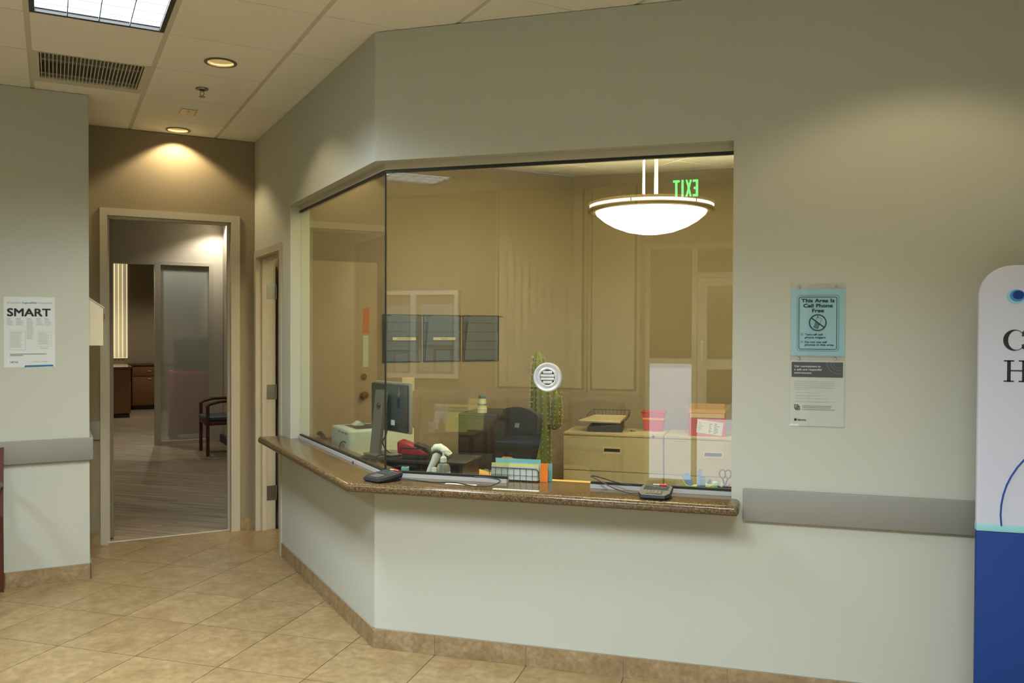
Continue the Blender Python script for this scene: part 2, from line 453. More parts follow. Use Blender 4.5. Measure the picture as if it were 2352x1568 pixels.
o = MB(GM).box((-2.55, 9.0, -0.008), (1.25, 14.6, -0.001)).build('plank_field', M_VINYLP, fb, 0)
o = MB(GM).box((-1.06, 2.872, -0.004), (-0.18, 2.892, 0.003)).build('threshold_strip', M_SEALANT, fb, 0)

# ------------------------------------------------------------------ walls
ZWT = ZC - 0.003
ic = WT * (math.sqrt(2) - 1)
wm = MB()
planB = [(0, 0), (SR, 0), (SR, WT), (ic, WT)]
wm.prism(planB, 0, 0.797); wm.prism(planB, ZW, ZWT)
wm.box((1.715, 0, 0.797), (SR, WT, ZW))
wall_main = struct(wm.build('wall_front', M_WALL, smooth=0), 'sage painted reception wall with the large glazed opening')
wa = MB(GM)
wa.prism([(0, 0), (0, 1.93), (WT, 1.93), (WT, ic)], 0, 0.797)
wa.prism([(0, 0), (0, YC), (WT, YC), (WT, ic)], ZW, ZWT)
wa.box((0, 1.693, 0.797), (WT, 1.93, ZW))
wa.box((0, 1.93, 2.178), (WT, YC, ZW)); wa.box((0, 2.785, 0), (WT, YC, 2.178))
struct(wa.build('wall_angled', M_WALL, smooth=0), 'sage painted angled reception wall beside the narrow doorway')
wc = MB(GM)
wc.box((-1.6, YC, 0), (-1.095, YC + WT, ZWT)); wc.box((-0.121, YC, 0), (3.1, YC + WT, ZWT)); wc.box((-1.095, YC, 2.455), (-0.121, YC + WT, ZWT))
struct(wc.build('wall_back', M_TAUPE, smooth=0), 'taupe wall with the open grey doorway')
wd = MB(GM)
wd.prism([(-4.1, YD), (-1.2, YD), (-1.2, YC), (-1.33, YC), (-1.33, YD + WT), (-4.1, YD + WT)], 0, ZWT)
struct(wd.build('wall_left', M_WALL, smooth=0), 'sage painted wall carrying the printed poster')
struct(MB().box((SL - WT, TR - WT, 0), (SL, -1.30, ZWT)).build('wall_side', M_WALL, smooth=0), 'sage lobby side wall')
struct(MB().box((SL, TR - WT, 0), (SR, TR, ZWT)).build('wall_rear', M_TAUPE, smooth=0), 'taupe lobby wall behind the seats, seen mirrored in the glass')
struct(MB().box((SR, TR - WT, 0), (SR + WT, TF + WT, ZWT)).build('wall_right', M_WALL, smooth=0), 'sage lobby and office end wall')
struct(MB().box((0.0, TF, 0), (SR, TF + WT, ZWT)).build('wall_office', M_TAUPE, smooth=0), 'taupe far wall of the office behind the filing cabinets')
# rooms behind the doorway
wb = MB(GM)
wb.box((0.70, YC + WT, 0), (0.80, 8.38, ZWT))
struct(wb.build('wall_back_right', M_WALL2, smooth=0), 'pale wall behind the wooden armchair of the back room')
wb = MB(GM); wb.box((-1.60, YC + WT, 0), (-1.50, 8.38, ZWT)); struct(wb.build('wall_back_left', M_WALL2, smooth=0), 'pale wall of the back room')
wb = MB(GM)
wb.box((-1.5, 8.38, 2.485), (0.70, 8.48, ZWT)); wb.box((-1.5, 8.38, 0), (-1.12, 8.48, 2.485)); wb.box((0.572, 8.38, 0), (0.80, 8.48, 2.485))
struct(wb.build('wall_partition', M_WALL2, smooth=0), 'pale wall above the glazed partition of the back room')
wb = MB(GM); wb.box((-2.5, 14.5, 0), (1.3, 14.6, ZWT)); wb.box((1.2, 8.48, 0), (1.3, 14.5, ZWT)); wb.box((-2.6, 8.48, 0), (-2.5, 14.6, ZWT))
struct(wb.build('wall_far', M_TAUPE, smooth=0), 'taupe far wall of the exam room')
struct(MB(GM).box((-2.6, YC + WT, ZC), (1.3, 14.6, ZC + .05)).build('ceiling_back', M_CEIL, smooth=0))
struct(MB(GM).box((0.66, YC + WT, 0), (0.70, 8.38, 0.10)).build('baseboard_back', M_CHAR, smooth=0))

# ------------------------------------------------------------------ ceiling grid
ce = MB().prism([(SL - .2, TR - .2), (SR + .2, TR - .2), (SR + .2, TF + .2), (SL - .2, TF + .2)], ZC + 0.25, ZC + 0.27).build('ceiling', M_CEIL, smooth=0)
struct(ce, 'suspended ceiling of off-white tiles in a metal grid')
PX, PY, GX, GY = 0.605, 0.618, -0.900, 0.530
TROFFERS = [(-1, -2), (-1, -6), (0, -8), (-5, -4)]
TROFFER_LEVEL = [0.70, 1.0, 0.9, 0.75]     # cells (column, lower row), each two rows long
DOWN = [(0, 0), (0, 3)]
down_xy = {(0, 0): (-0.585, 0.869), (0, 3): (-0.585, 2.672)}
EXTRA_DOWN = {(3, -5): None}
for c in EXTRA_DOWN:
    down_xy[c] = (GX + PX * (c[0] + .5), GY + PY * (c[1] + .5))
VENT = (-1, 1)
tf = set()
for c in TROFFERS: tf |= {(c[0], c[1]), (c[0], c[1] + 1)}
def inside(x, y, e=0.45):
    s, t_, _ = g2m(x, y)
    return SL - e < s < SR + e and TR - e < t_ < TF + e and y < YC + 0.02
full_t = MB().box((.012, .004, 0), (PX - .012, PY - .004, .016)).mesh('ceiling_tile', 0)
for i in range(-10, 11):
    for j in range(-12, 5):
        x0, y0 = GX + PX * i, GY + PY * j
        if not inside(x0 + PX / 2, min(y0 + PY / 2, YC)): continue
        if (i, j) in tf or (i, j) == VENT: continue
        y1 = min(y0 + PY - .004, YC - .002)
        if (i, j) in down_xy:
            hx, hy = down_xy[(i, j)]; hx -= x0; hy -= y0; hr = 0.078
            b = MB(); n = 32
            xa, xb, ya, yb = .012, PX - .012, .004, y1 - y0
            inner, outer = [], []
            for k in range(n):
                a = 2 * PI * k / n; dx, dy = math.cos(a), math.sin(a)
                inner.append((hx + hr * dx, hy + hr * dy))
                tt = min(((xb - hx) / dx if dx > 1e-9 else (xa - hx) / dx if dx < -1e-9 else 1e9), ((yb - hy) / dy if dy > 1e-9 else (ya - hy) / dy if dy < -1e-9 else 1e9))
                outer.append((hx + dx * tt, hy + dy * tt))
            for cx, cy in ((xa, ya), (xb, ya), (xb, yb), (xa, yb)):      # square the corners
                kk = min(range(n), key=lambda q: (outer[q][0] - cx) ** 2 + (outer[q][1] - cy) ** 2); outer[kk] = (cx, cy)
            for k in range(n):
                k2 = (k + 1) % n
                q = [inner[k], outer[k], outer[k2], inner[k2]]
                b.faces([(p[0], p[1], 0) for p in q] + [(p[0], p[1], .016) for p in q], [(0, 1, 2, 3), (4, 5, 6, 7), (0, 3, 7, 4), (1, 2, 6, 5)])
            me = b.mesh('ceiling_tile', 0)
        elif y1 < y0 + PY - .01:
            if y1 - y0 < 0.03: continue
            me = MB().box((.012, .004, 0), (PX - .012, y1 - y0, .016)).mesh('ceiling_tile', 0)
        else: me = full_t
        o = obj('ceiling_tile', me, M_CEIL, ce)
        o.location = g2m(x0, y0, ZC); o.rotation_euler = (0, 0, G45)
for i in range(-10, 12):
    x = GX + PX * i
    ys = [y for y in [GY + PY * k / 4 for k in range(-48, 20)] if inside(x, y, .5)]
    if len(ys) > 1:
        MB(GM).box((x - .012, ys[0], ZC + .003), (x + .012, (YC - .001 if ys[-1] > YC - .2 else ys[-1]), ZC + .012)).build('ceiling_tee', M_TEE, ce, 0)
for j in range(-12, 5):
    y = GY + PY * j
    xs = [x for x in [GX + PX * k / 4 for k in range(-40, 46)] if inside(x, y, .5)]
    if len(xs) > 1 and y < YC:
        MB(GM).box((xs[0], y - .005, ZC + .006), (xs[-1], y + .005, ZC + .012)).build('ceiling_cross_tee', M_TEE, ce, 0)

# ceiling fittings
def area_light(name, loc, rz, sx, sy, power, col, spread, parent=None):
    d = bpy.data.lights.new(name, 'AREA'); d.shape = 'RECTANGLE'; d.size = sx; d.size_y = sy; d.energy = power; d.color = col; d.spread = math.radians(spread)
    o = bpy.data.objects.new(name, d); COL.objects.link(o)
    if parent: o.parent = parent
    o.location = loc; o.rotation_euler = (0, 0, rz)
    return o
tl_labels = ['recessed fluorescent ceiling light with white louvre cells in a black frame', 'recessed fluorescent ceiling light over the middle of the lobby',
             'unseen ceiling light added near the lobby entrance door to raise the ambient light',  # extra unseen troffer, put in to raise the ambient light
             'unseen ceiling light added to brighten the lobby bulletin case']  # extra unseen troffer, put in to brighten the rear-left lobby
for n, c in enumerate(TROFFERS):
    x0, y0 = GX + PX * c[0] + .012, GY + PY * c[1] + .004
    w, h = PX - .024, 2 * PY - .008
    tr = thing('ceiling_light', tl_labels[n], 'ceiling light', g2m(x0 + w / 2, y0 + h / 2, ZC), G45, 'fluorescent ceiling lights')
    hw, hh = w / 2, h / 2
    b = MB()
    for a, e in (((-hw, -hh, 0), (-hw + .022, hh, .09)), ((hw - .022, -hh, 0), (hw, hh, .09)), ((-hw + .022, -hh, 0), (hw - .022, -hh + .022, .09)), ((-hw + .022, hh - .022, 0), (hw - .022, hh, .09))): b.box(a, e)
    b.build('frame', M_BLACK, tr, 0)
    b = MB().box((-hw + .022, -hh + .022, .05), (hw - .022, hh - .022, .06)); b.build('housing', M_WHITE, tr, 0)
    for k in range(1, 4):
        x = -hw + .022 + (w - .044) * k / 4
        MB().box((x - .002, -hh + .022, .001), (x + .002, hh - .022, .008)).build('louvre_blade', M_BLADE, tr, 0)
    for k in range(1, 10):
        y = -hh + .022 + (h - .044) * k / 10
        MB().box((-hw + .022, y - .0015, .003), (hw - .022, y + .0015, .007)).build('louvre_blade', M_BLADE, tr, 0)
    MB().box((-hw + .022, -hh + .022, .020), (hw - .022, hh - .022, .026)).build('lens', M_LENS, tr, 0)
    area_light('fluorescent_tube_light', (0, 0, .014), 0, w - .046, h - .046, P_TROFFER * TROFFER_LEVEL[n], C_COOL, 138, tr)
dl_labels = {(0, 0): 'round recessed downlight nearest the black framed ceiling light', (0, 3): 'round recessed downlight close above the taupe doorway wall',
             (3, -5): 'round recessed downlight over the tall banner'}
for c, (x, y) in down_xy.items():
    d = thing('downlight', dl_labels[c], 'downlight', g2m(x, y, ZC), 0, 'recessed downlights')
    MB().lathe([(.080, .001), (.086, -.003), (.086, -.006), (.070, -.006), (.068, .0), (.071, .002)], n=40, caps=False).build('trim_ring', M_TRIMRING, d)
    MB().lathe([(.071, .001), (.064, .05), (.050, .10), (.0, .105)], n=40, caps=False).build('reflector', M_CAN, d)
    MB().lathe([(.0, .078), (.022, .08), (.026, .092), (.024, .102), (0, .104)], n=24).build('lamp', M_LAMP, d)
    sp = bpy.data.lights.new('downlight_beam', 'SPOT'); sp.energy = P_DOWN * {(0, 3): 1.35, (3, -5): 0.95}.get(c, 0.7); sp.color = C_WARM
    sp.spot_size = math.radians(118); sp.spot_blend = 0.35; sp.shadow_soft_size = 0.03
    so = bpy.data.objects.new('downlight_beam', sp); COL.objects.link(so); so.parent = d; so.location = (0, 0, .028)
# supply vent
x0, y0 = GX + PX * VENT[0] + .012, GY + PY * VENT[1] + .004
v = thing('air_vent', 'square slatted ceiling air vent beside the black framed light', 'air vent', g2m(x0, y0, ZC), G45)
w, h = PX - .024, PY - .008
b = MB(); ox0, ox1, oy0, oy1 = .030, w - .030, .012, h - .075
b.box((0, 0, 0), (ox0, h, .012)); b.box((ox1, 0, 0), (w, h, .012)); b.box((ox0, 0, 0), (ox1, oy0, .012)); b.box((ox0, oy1, 0), (ox1, h, .012))
b.build('frame', M_TEE, v, 0)
b = MB(); b.box((ox0, oy0, .10), (ox1, oy1, .11)); b.build('duct_back', mat('duct_grey', L(150, 152, 138), 0.7), v, 0)
b = MB(); b.box((ox0 - .004, oy0, .012), (ox0, oy1, .10)); b.box((ox1, oy0, .012), (ox1 + .004, oy1, .10)); b.box((ox0, oy0 - .004, .012), (ox1, oy0, .10)); b.box((ox0, oy1, .012), (ox1, oy1 + .004, .10)); b.build('duct_sides', MATS['duct_grey'], v, 0)
MB().lathe([(.10, 0), (.10, .012), (.0, .012)], c=((ox0 + ox1) / 2 - .02, oy0 + .12, .086), n=32).build('damper', M_DKGAP, v)
sl = MB().box((-.0022, oy0, .002), (.0022, oy1, .022)).mesh('slat', 0)
for k in range(27):
    o = obj('slat', sl, M_TEE, v); o.location = (ox0 + (ox1 - ox0) * (k + .5) / 27, 0, 0)
for yy in (oy0 + .20, oy1 - .03):
    MB().box((ox0, yy - .006, .022), (ox1, yy + .006, .028)).build('cross_bar', M_TEE, v, 0)
# sprinkler
d = thing('fire_sprinkler', 'small pendant fire sprinkler in the corridor ceiling', 'sprinkler', g2m(-0.596, 1.453, ZC))
MB().lathe([(.034, .0), (.038, -.004), (.034, -.010), (.018, -.012), (.016, -.004)], n=24).build('escutcheon', M_STEEL, d)
b = MB(); b.cyl((0, 0, -.005), (0, 0, -.022), .009, n=12); b.tube([(.010, 0, -.02), (.014, 0, -.032), (.006, 0, -.046)], .0025); b.tube([(-.010, 0, -.02), (-.014, 0, -.032), (-.006, 0, -.046)], .0025); b.cyl((0, 0, -.044), (0, 0, -.050), .005, n=10)
b.build('frame', M_BRASS, d)
MB().lathe([(.004, -.050), (.019, -.050), (.019, -.0525), (.0, -.0525)], n=20).build('deflector', M_STEEL, d)
# small ceiling plate
d = thing('ceiling_plate', 'small square metal cover plate on a corridor ceiling tile', 'cover plate', g2m(-0.592, 2.09, ZC), G45)
MB().box((-.045, -.075, -.003), (-.002, .075, -.0001)).build('plate_half', M_CREAM, d, 0)
MB().box((.002, -.075, -.003), (.045, .075, -.0001)).build('plate_half', M_CREAM, d, 0)
b = MB()
for a, e in (((-.052, -.082), (-.045, .082)), ((.045, -.082), (.052, .082)), ((-.045, -.082), (.045, -.075)), ((-.045, .075), (.045, .082)), ((-.002, -.075), (.002, .075))): b.box((a[0], a[1], -.002), (e[0], e[1], -.0001))
b.build('plate_border', M_TRIMRING, d, 0)
MB().lathe([(0, -.006), (.009, -.005), (.009, -.001)], n=16).build('catch', M_BRASS, d)

# ------------------------------------------------------------------ trims: base tiles and rails
def base_run(name, frame, u0, u1, joints, label):
    """frame(u, depth) -> world xy, base tiles 96 mm high standing 12 mm proud"""
    p = sempty(name, label)
    js = [u0] + [j for j in joints if u0 + .03 < j < u1 - .03] + [u1]
    for a, c in zip(js, js[1:]):
        poly = [frame(a + .0015, .0), frame(c - .0015, .0), frame(c - .0015, -.012), frame(a + .0015, -.012)]
        cx = sum(q[0] for q in poly) / 4; cy = sum(q[1] for q in poly) / 4
        o = MB().prism([(q[0] - cx, q[1] - cy) for q in poly], 0.0005, 0.095).build('base_tile', M_BASE, p, 0); o.location = (cx, cy, 0)
    poly = [frame(u0, 0), frame(u1, 0), frame(u1, -.009), frame(u0, -.009)]
    MB().prism(poly, 0, .0965).build('base_grout', M_BGROUT, p, 0)
    return p
fB = lambda u, d: (u, d)
fA = lambda u, d: g2m(d, u)[:2]
fD = lambda u, d: g2m(u, YD + d)[:2]
fDe = lambda u, d: g2m(-1.2 - d, u)[:2]
fC = lambda u, d: g2m(u, YC + d)[:2]
base_run('baseboard_front', fB, -.005, SR, [.327 + PT * k for k in range(9)], 'tan tile skirting along the reception wall')
base_run('baseboard_angled', fA, -.005, 1.90, [.44, .90, 1.36], 'tan tile skirting along the angled reception wall')
base_run('baseboard_left', fD, -4.05, -1.19, [-1.66 - PT * k for k in range(6)], 'tan tile skirting under the poster wall')
base_run('baseboard_return', fDe, YD - .012, YC - .001, [2.4], 'tan tile skirting on the return of the poster wall')
base_run('baseboard_back', fC, -.115, -.002, [], 'short tan tile skirting right of the doorway')
base_run('baseboard_jamb', fC, -1.187, -1.10, [], 'short tan tile skirting left of the doorway')
struct(MB().rbox((1.765, -.020, .753), (SR, -.001, .893), .004).build('trim_1', M_RAIL), 'grey wall guard rail right of the counter')
struct(MB(GM).rprism([(-4.05, YD - .001), (-4.05, YD - .021), (-1.180, YD - .021), (-1.180, YC - .3), (-1.199, YC - .3), (-1.199, YD - .001)], .752, .893, .004).build('trim_2', M_RAIL), 'grey wall guard rail below the poster')
struct(MB(GM).rbox((-1.198, YC - .016, .772), (-1.102, YC - .0005, .905), .003).build('trim_3', M_RAIL), 'short grey rail beside the doorway')

# ------------------------------------------------------------------ door frames
d1 = sempty('door_1', 'open doorway with a warm grey metal frame', g2m(0, YC), G45)
def frame_part(b, xo0, xo1, xi0, xi1, zo, zi, y0, y1):
    b.box((xo0, y0, 0), (xi0, y1, zo)); b.box((xi1, y0, 0), (xo1, y1, zo)); b.box((xi0, y0, zi), (xi1, y1, zo))
b = MB(); frame_part(b, -1.100, -.116, -1.050, -.182, 2.457, 2.404, -.014, 0.0); b.build('casing', M_FRAME, d1, 0)
b = MB(); frame_part(b, -1.094, -.122, -1.050, -.182, 2.454, 2.404, 0.0, .150); b.build('jamb', M_FRAME, d1, 0)
b = MB(); frame_part(b, -1.052, -.180, -1.034, -.198, 2.405, 2.388, .055, .090); b.build('stop', M_FRAME, d1, 0)
# open leaf, folded back into the room beyond
lf = MB().box((-1.043, .155, .008), (-1.003, 1.00, 2.395)).build('door_leaf', mat('taupe_door_edge', L(128, 116, 96), .5), d1, 0)
for z in (2.234, 1.608, .965, .320):
    hb = MB().box((-1.0495, .096, z - .055), (-1.046, .148, z + .055)); hb.cyl((-1.046, .154, z - .056), (-1.046, .154, z + .056), .006, n=10)
    for zz in (-.035, 0, .035): hb.cyl((-1.047, .115 + .012 * (zz == 0), z + zz), (-1.0445, .115 + .012 * (zz == 0), z + zz), .0035, n=8)
    hb.build('hinge', M_STEEL, d1)
d2 = sempty('door_2', 'narrow doorway of the angled wall with its leaf open inward', (0, 0, 0), G45)
b = MB(); b.box((-.012, 1.925, 0), (0, 1.972, 2.182)); b.box((-.012, 2.745, 0), (0, 2.800, 2.182)); b.box((-.012, 1.972, 2.132), (0, 2.745, 2.182)); b.build('casing', M_FRAME, d2, 0)
b = MB(); b.box((0, 1.931, 0), (.142, 1.972, 2.176)); b.box((0, 2.745, 0), (.142, 2.784, 2.176)); b.box((0, 1.972, 2.132), (.142, 2.745, 2.176)); b.build('jamb', M_FRAME, d2, 0)
b = MB(); b.box((.036, 1.972, 0), (.070, 1.988, 2.132)); b.box((.036, 2.729, 0), (.070, 2.745, 2.132)); b.box((.036, 1.988, 2.116), (.070, 2.729, 2.132)); b.build('stop', M_FRAME, d2, 0)
for z in (1.871, 1.085, .289):
    hb = MB().box((.074, 2.7415, z - .057), (.140, 2.7447, z + .057)); hb.cyl((.146, 2.738, z - .058), (.146, 2.738, z + .058), .0065, n=12)
    for zz in (-.038, -.012, .014, .04): hb.cyl((.095 + .02 * (abs(zz) > .03), 2.7425, z + zz), (.095 + .02 * (abs(zz) > .03), 2.7395, z + zz), .0035, n=8)
    hb.build('hinge', M_STEEL, d2)
leaf = MB().box((.160, 2.690, .010), (.960, 2.732, 2.128)).build('door_leaf', M_DOOR, d2, 0)
kn = MB(); kn.lathe([(.033, 0), (.033, -.006), (.014, -.008), (.012, -.030), (.026, -.038), (.030, -.052), (.024, -.064), (.0, -.066)], c=(.845, 2.690, 1.04), axis='y', n=28); kn.build('knob', M_BRASS, leaf)
MB().lathe([(.026, 0), (.026, -.010), (.0, -.012)], c=(.845, 2.690, 1.19), axis='y', n=24).build('deadbolt', M_BRASS, leaf)
MB().box((.838, 2.6885, 1.545), (.892, 2.6898, 1.755)).build('orange_sticker', mat('dulled_orange_print', L(190, 116, 66), .7), leaf, 0)  # orange dulled in the colour itself to mimic the glass in front
MB().box((.840, 2.6885, 1.27), (.885, 2.6898, 1.53)).build('paper_label', M_PAPER, leaf, 0)

# ------------------------------------------------------------------ glazed reception window
w1 = sempty('window_1', 'clear glazed reception window wrapping the corner, framed by black gaskets')
gz0, gz1 = .868, 2.370
def corner(d): return (d * (math.sqrt(2) - 1), d)          # M-frame corner point of an offset d
cs = corner(GLZ)[0]
NL, NR, NZ = .672, 1.072, .946
arc = lambda cx, cz, r, a0, a1, n=5: [(cx + r * math.cos(math.radians(a0 + (a1 - a0) * i / n)), cz + r * math.sin(math.radians(a0 + (a1 - a0) * i / n))) for i in range(n + 1)]
poly = [(cs + .001, gz0), (NL, gz0)] + arc(NL + .03, NZ - .03, .03, 180, 90) + arc(NR - .03, NZ - .03, .03, 90, 0) + [(NR, gz0), (1.713, gz0), (1.713, gz1), (cs + .001, gz1)]
MB().prism(poly, GLZ - .005, GLZ + .005, 'y').build('glass_pane', M_GLASS, w1, 0)
ya = GLZ * (math.sqrt(2) - 1)
MB(GM).box((GLZ - .005, ya + .001, gz0), (GLZ + .005, 1.691, gz1)).build('glass_pane', M_GLASS, w1, 0)
MB().cyl((cs - .002, GLZ - .004, gz0), (cs - .002, GLZ - .004, gz1), .0045, n=8).build('butt_joint', M_BLACKRUB, w1)
for sgn in (0, 1):
    Mx = GM if sgn else Matrix()
    def bar(a, e, z0, z1, u0, u1, name, mm):
        b = MB(Mx)
        if sgn: b.prism([(a, u0(a)), (a, u1), (e, u1), (e, u0(e))], z0, z1)
        else: b.prism([(u0(a), a), (u1, a), (u1, e), (u0(e), e)], z0, z1)
        return b.build(name, mm, w1, 0)
    cc = lambda d: d * (math.sqrt(2) - 1)
    end = 1.692 if sgn else 1.714
    bar(.058, .120, 2.376, ZW - .0005, cc, end, 'head_channel', M_FRAME)
    bar(.061, .083, 2.362, 2.377, cc, end, 'head_gasket', M_BLACKRUB)
    spans = [(None, end)] if sgn else [(None, NL - .004), (NR + .004, end)]
    for a0, a1 in spans:
        u0 = cc if a0 is None else (lambda d, q=a0: q)
        bar(.052, .092, ZT + .0005, .862, u0, a1, 'sill_rail', M_ALUW)
        bar(.061, .083, .861, .873, u0, a1, 'sill_gasket', M_BLACKRUB)
# speech grille
sg = thing('speech_grille', 'round white louvred speak-through grille set in the glass', 'grille', (.868, GLZ - .006, 1.356))
MB().lathe([(.0695, 0), (.069, -.008), (.064, -.013), (.056, -.011), (.051, -.006), (.047, -.010), (.041, -.012), (.036, -.008), (.036, .002), (.0695, .002)], axis='y', n=48, caps=False).build('rim', M_WHGL, sg)
MB().lathe([(.0, -.001), (.037, -.001), (.037, .001), (0, .001)], axis='y', n=32).build('back_plate', M_CHAR, sg)
for k, z in enumerate((-.0235, -.0078, .0078, .0235)):
    hw = math.sqrt(.036 ** 2 - (abs(z) + .004) ** 2)
    MB().rbox((-hw, -.011, z - .0066), (hw, -.003, z + .0066), .0035).build('louvre', M_WHGL, sg)

# ------------------------------------------------------------------ granite counter
def oc(d): return (d * (math.sqrt(2) - 1), d)
OV = -.172
IN = .190
pl = [g2m(OV, 1.888)[:2], oc(OV), (1.752, OV), (1.752, -.0015), (1.7135, -.0015), (1.7135, IN), oc(IN), g2m(IN, 1.691)[:2], g2m(-.0015, 1.691)[:2], g2m(-.0015, 1.888)[:2]]
ks = {(round(p[0], 4), round(p[1], 4)) for p in pl[:4]}
def outer_edge(e):
    a, c = e.verts
    ka, kc = (round(a.co.x, 4), round(a.co.y, 4)), (round(c.co.x, 4), round(c.co.y, 4))
    return ka in ks and kc in ks and ka != kc
def round_all(e):
    a, c = e.verts
    ka, kc = (round(a.co.x, 4), round(a.co.y, 4)), (round(c.co.x, 4), round(c.co.y, 4))
    return (ka in ks and kc in ks and ka != kc) or (ka == kc == (1.752, round(OV, 4)))
ct = MB().rprism(pl, .798, ZT, .019, seg=4, only=round_all).build('countertop', M_GRANITE)
tag(ct, 'brown speckled granite transaction counter with bullnose edge under the window', 'countertop')

# ------------------------------------------------------------------ wall-mounted papers and signs
def lines(b, x0, x1, zs, h, y=-.0011, jag=0.0, rnd=None):
    rnd = rnd or random
    for z in zs:
        e = x1 - (rnd.random() * jag * (x1 - x0) if jag else 0)
        b.box((x0, y - .0002, z - h / 2), (e, y, z + h / 2))
po = thing('poster', 'white poster headed SMART in black capitals on the left wall', 'poster', g2m(-1.5255, YD, 1.555), G45)
MB().box((-.1365, -.001, -.215), (.1365, 0, .215)).build('paper_sheet', M_PAPER, po, 0)
text('headline', 'SMART', .066, M_INK, po, (-.119, -.0012, .098), bold=.0017, fit=.232)
text('top_line', 'LabCorp Collectors', .0150, M_GREYINK, po, (-.121, -.0012, .174), fit=.080)
text('top_line', 'Prepare SMART', .0150, M_BLUEINK, po, (-.037, -.0012, .174), bold=.0003, fit=.077)
text('top_line', 'to Collect SMART', .0150, M_GREYINK, po, (.044, -.0012, .174), fit=.077)
b = MB(); R = random.Random(3)
colx = [(-.121, -.085), (-.072, -.030), (-.016, .024), (.034, .072), (.080, .122)]
for k, (a, c) in enumerate(colx):
    n = 22 if k == 2 else 6
    lines(b, a, c, [.070 - .0053 * i for i in range(n)], .0014, jag=.3, rnd=R)
for a, c, z0, z1 in ((-.104, -.028, -.105, .004), (.044, .110, -.085, .002)):
    b.box((a - .005, -.0013, z0 - .004), (c + .006, -.0011, z0 - .0028)); b.box((c + .005, -.0013, z0 - .004), (c + .0062, -.0011, z1 + .004)); b.box((a - .005, -.0013, z1 + .003), (c + .006, -.0011, z1 + .0036)); b.box((a - .005, -.0013, z0), (a - .0045, -.0011, z1))
    lines(b, a, c, [z1 - .004 - .0052 * i for i in range(int((z1 - z0) / .0052) - 1)], .0012, jag=.35, rnd=R)
lines(b, .055, .108, [-.096, -.101], .0014, jag=.2, rnd=R)
b.build('fine_print', M_GREYINK, po, 0)
b = MB(); lines(b, -.105, .090, [-.134], .0030); lines(b, -.105, -.036, [-.142], .0030); b.build('notice_line', M_INK, po, 0)
for a, c in colx:
    b = MB(); lines(b, a, a + .026, [.083, .077], .0016, jag=.3, rnd=R); b.build('column_heading', M_BLUEINK, po, 0)
text('company_name', 'LabCorp', .017, M_BLUEINK, po, (-.104, -.0012, -.187), bold=.0003, fit=.042)
text('footer_line', 'Prepare SMART to collect SMART', .0105, M_GREYINK, po, (.012, -.0012, -.184), fit=.082)
MB().prism([(-.030, -.2145), (.130, -.2105), (.122, -.200), (-.025, -.203)], -.0014, -.0011, 'y').build('blue_stripe', M_BLUEINK, po, 0)

def notice(name, label, cat, zc, h, sheet_m, loc_s):
    t = thing(name, label, cat, (loc_s, 0, zc))
    MB().box((-.110, -.0045, -h / 2 - .002), (.110, -.0030, h / 2 + .024)).build('clear_sleeve', M_ACRYL, t, 0)
    MB().box((-.1085, -.0028, -h / 2), (.1085, -.0018, h / 2)).build('paper_sheet', sheet_m, t, 0)
    for sx in (-.073, .073):
        MB().lathe([(.0045, 0), (.0045, -.006), (.003, -.009), (0, -.0095)], c=(sx, -.0045, h / 2 + .011), axis='y', n=14).build('push_pin', M_CHROME, t)
    return t
nt1 = notice('cell_phone_notice', 'cyan notice about a cell phone free area on the sage wall', 'notice', 1.615, .287, M_CYAN, 2.066)
PX_ = -.0046
def rrect(w, h, r, th, cz=0):
    o_ = arc(w - r, cz + h - r, r, 0, 90) + arc(-w + r, cz + h - r, r, 90, 180) + arc(-w + r, cz - h + r, r, 180, 270) + arc(w - r, cz - h + r, r, 270, 360)
    return o_
def ring(b, outer, inner, y0, y1):
    n = len(outer)
    vs = [(p[0], y0, p[1]) for p in outer] + [(p[0], y0, p[1]) for p in inner] + [(p[0], y1, p[1]) for p in outer] + [(p[0], y1, p[1]) for p in inner]
    fs = []
    for i in range(n):
        j = (i + 1) % n
        fs += [(i, j, n + j, n + i), (2 * n + i, 2 * n + j, 3 * n + j, 3 * n + i), (i, j, 2 * n + j, 2 * n + i), (n + i, n + j, 3 * n + j, 3 * n + i)]
    b.faces(vs, fs)
b = MB(); ring(b, rrect(.084, .119, .012, 0, -.002), rrect(.0830, .118, .011, 0, -.002), PX_ - .0003, PX_); ring(b, rrect(.077, .112, .008, 0, -.002), rrect(.0745, .1095, .006, 0, -.002), PX_ - .0003, PX_)
b.build('border_print', M_DKTEAL, nt1, 0)
for z, s_, w_ in ((.087, 'This Area Is', .133), (.0655, 'Cell Phone', .118), (.0445, 'Free', .048)):
    text('heading', s_, .0205, M_DKTEAL, nt1, (.0, PX_, z), 'CENTER', bold=.0007, fit=w_)
b = MB()
cir = lambda r, cz, n=40: [(r * math.cos(2 * PI * i / n), cz + r * math.sin(2 * PI * i / n)) for i in range(n)]
ring(b, cir(.036, .0), cir(.031, .0), PX_ - .0003, PX_)
a = math.radians(-38); ux, uz = math.cos(a), math.sin(a)
b.prism([(-.032 * ux - .0026 * -uz, -.032 * uz - .0026 * ux), (.032 * ux - .0026 * -uz, .032 * uz - .0026 * ux), (.032 * ux + .0026 * -uz, .032 * uz + .0026 * ux), (-.032 * ux + .0026 * -uz, -.032 * uz + .0026 * ux)], PX_ - .0003, PX_, 'y')
b.build('prohibition_ring', M_DKTEAL, nt1, 0)
b = MB(Matrix.Rotation(math.radians(20), 4, 'Y'))
def bx(x0, z0, x1, z1): b.box((x0, PX_ - .00025, z0), (x1, PX_, z1))
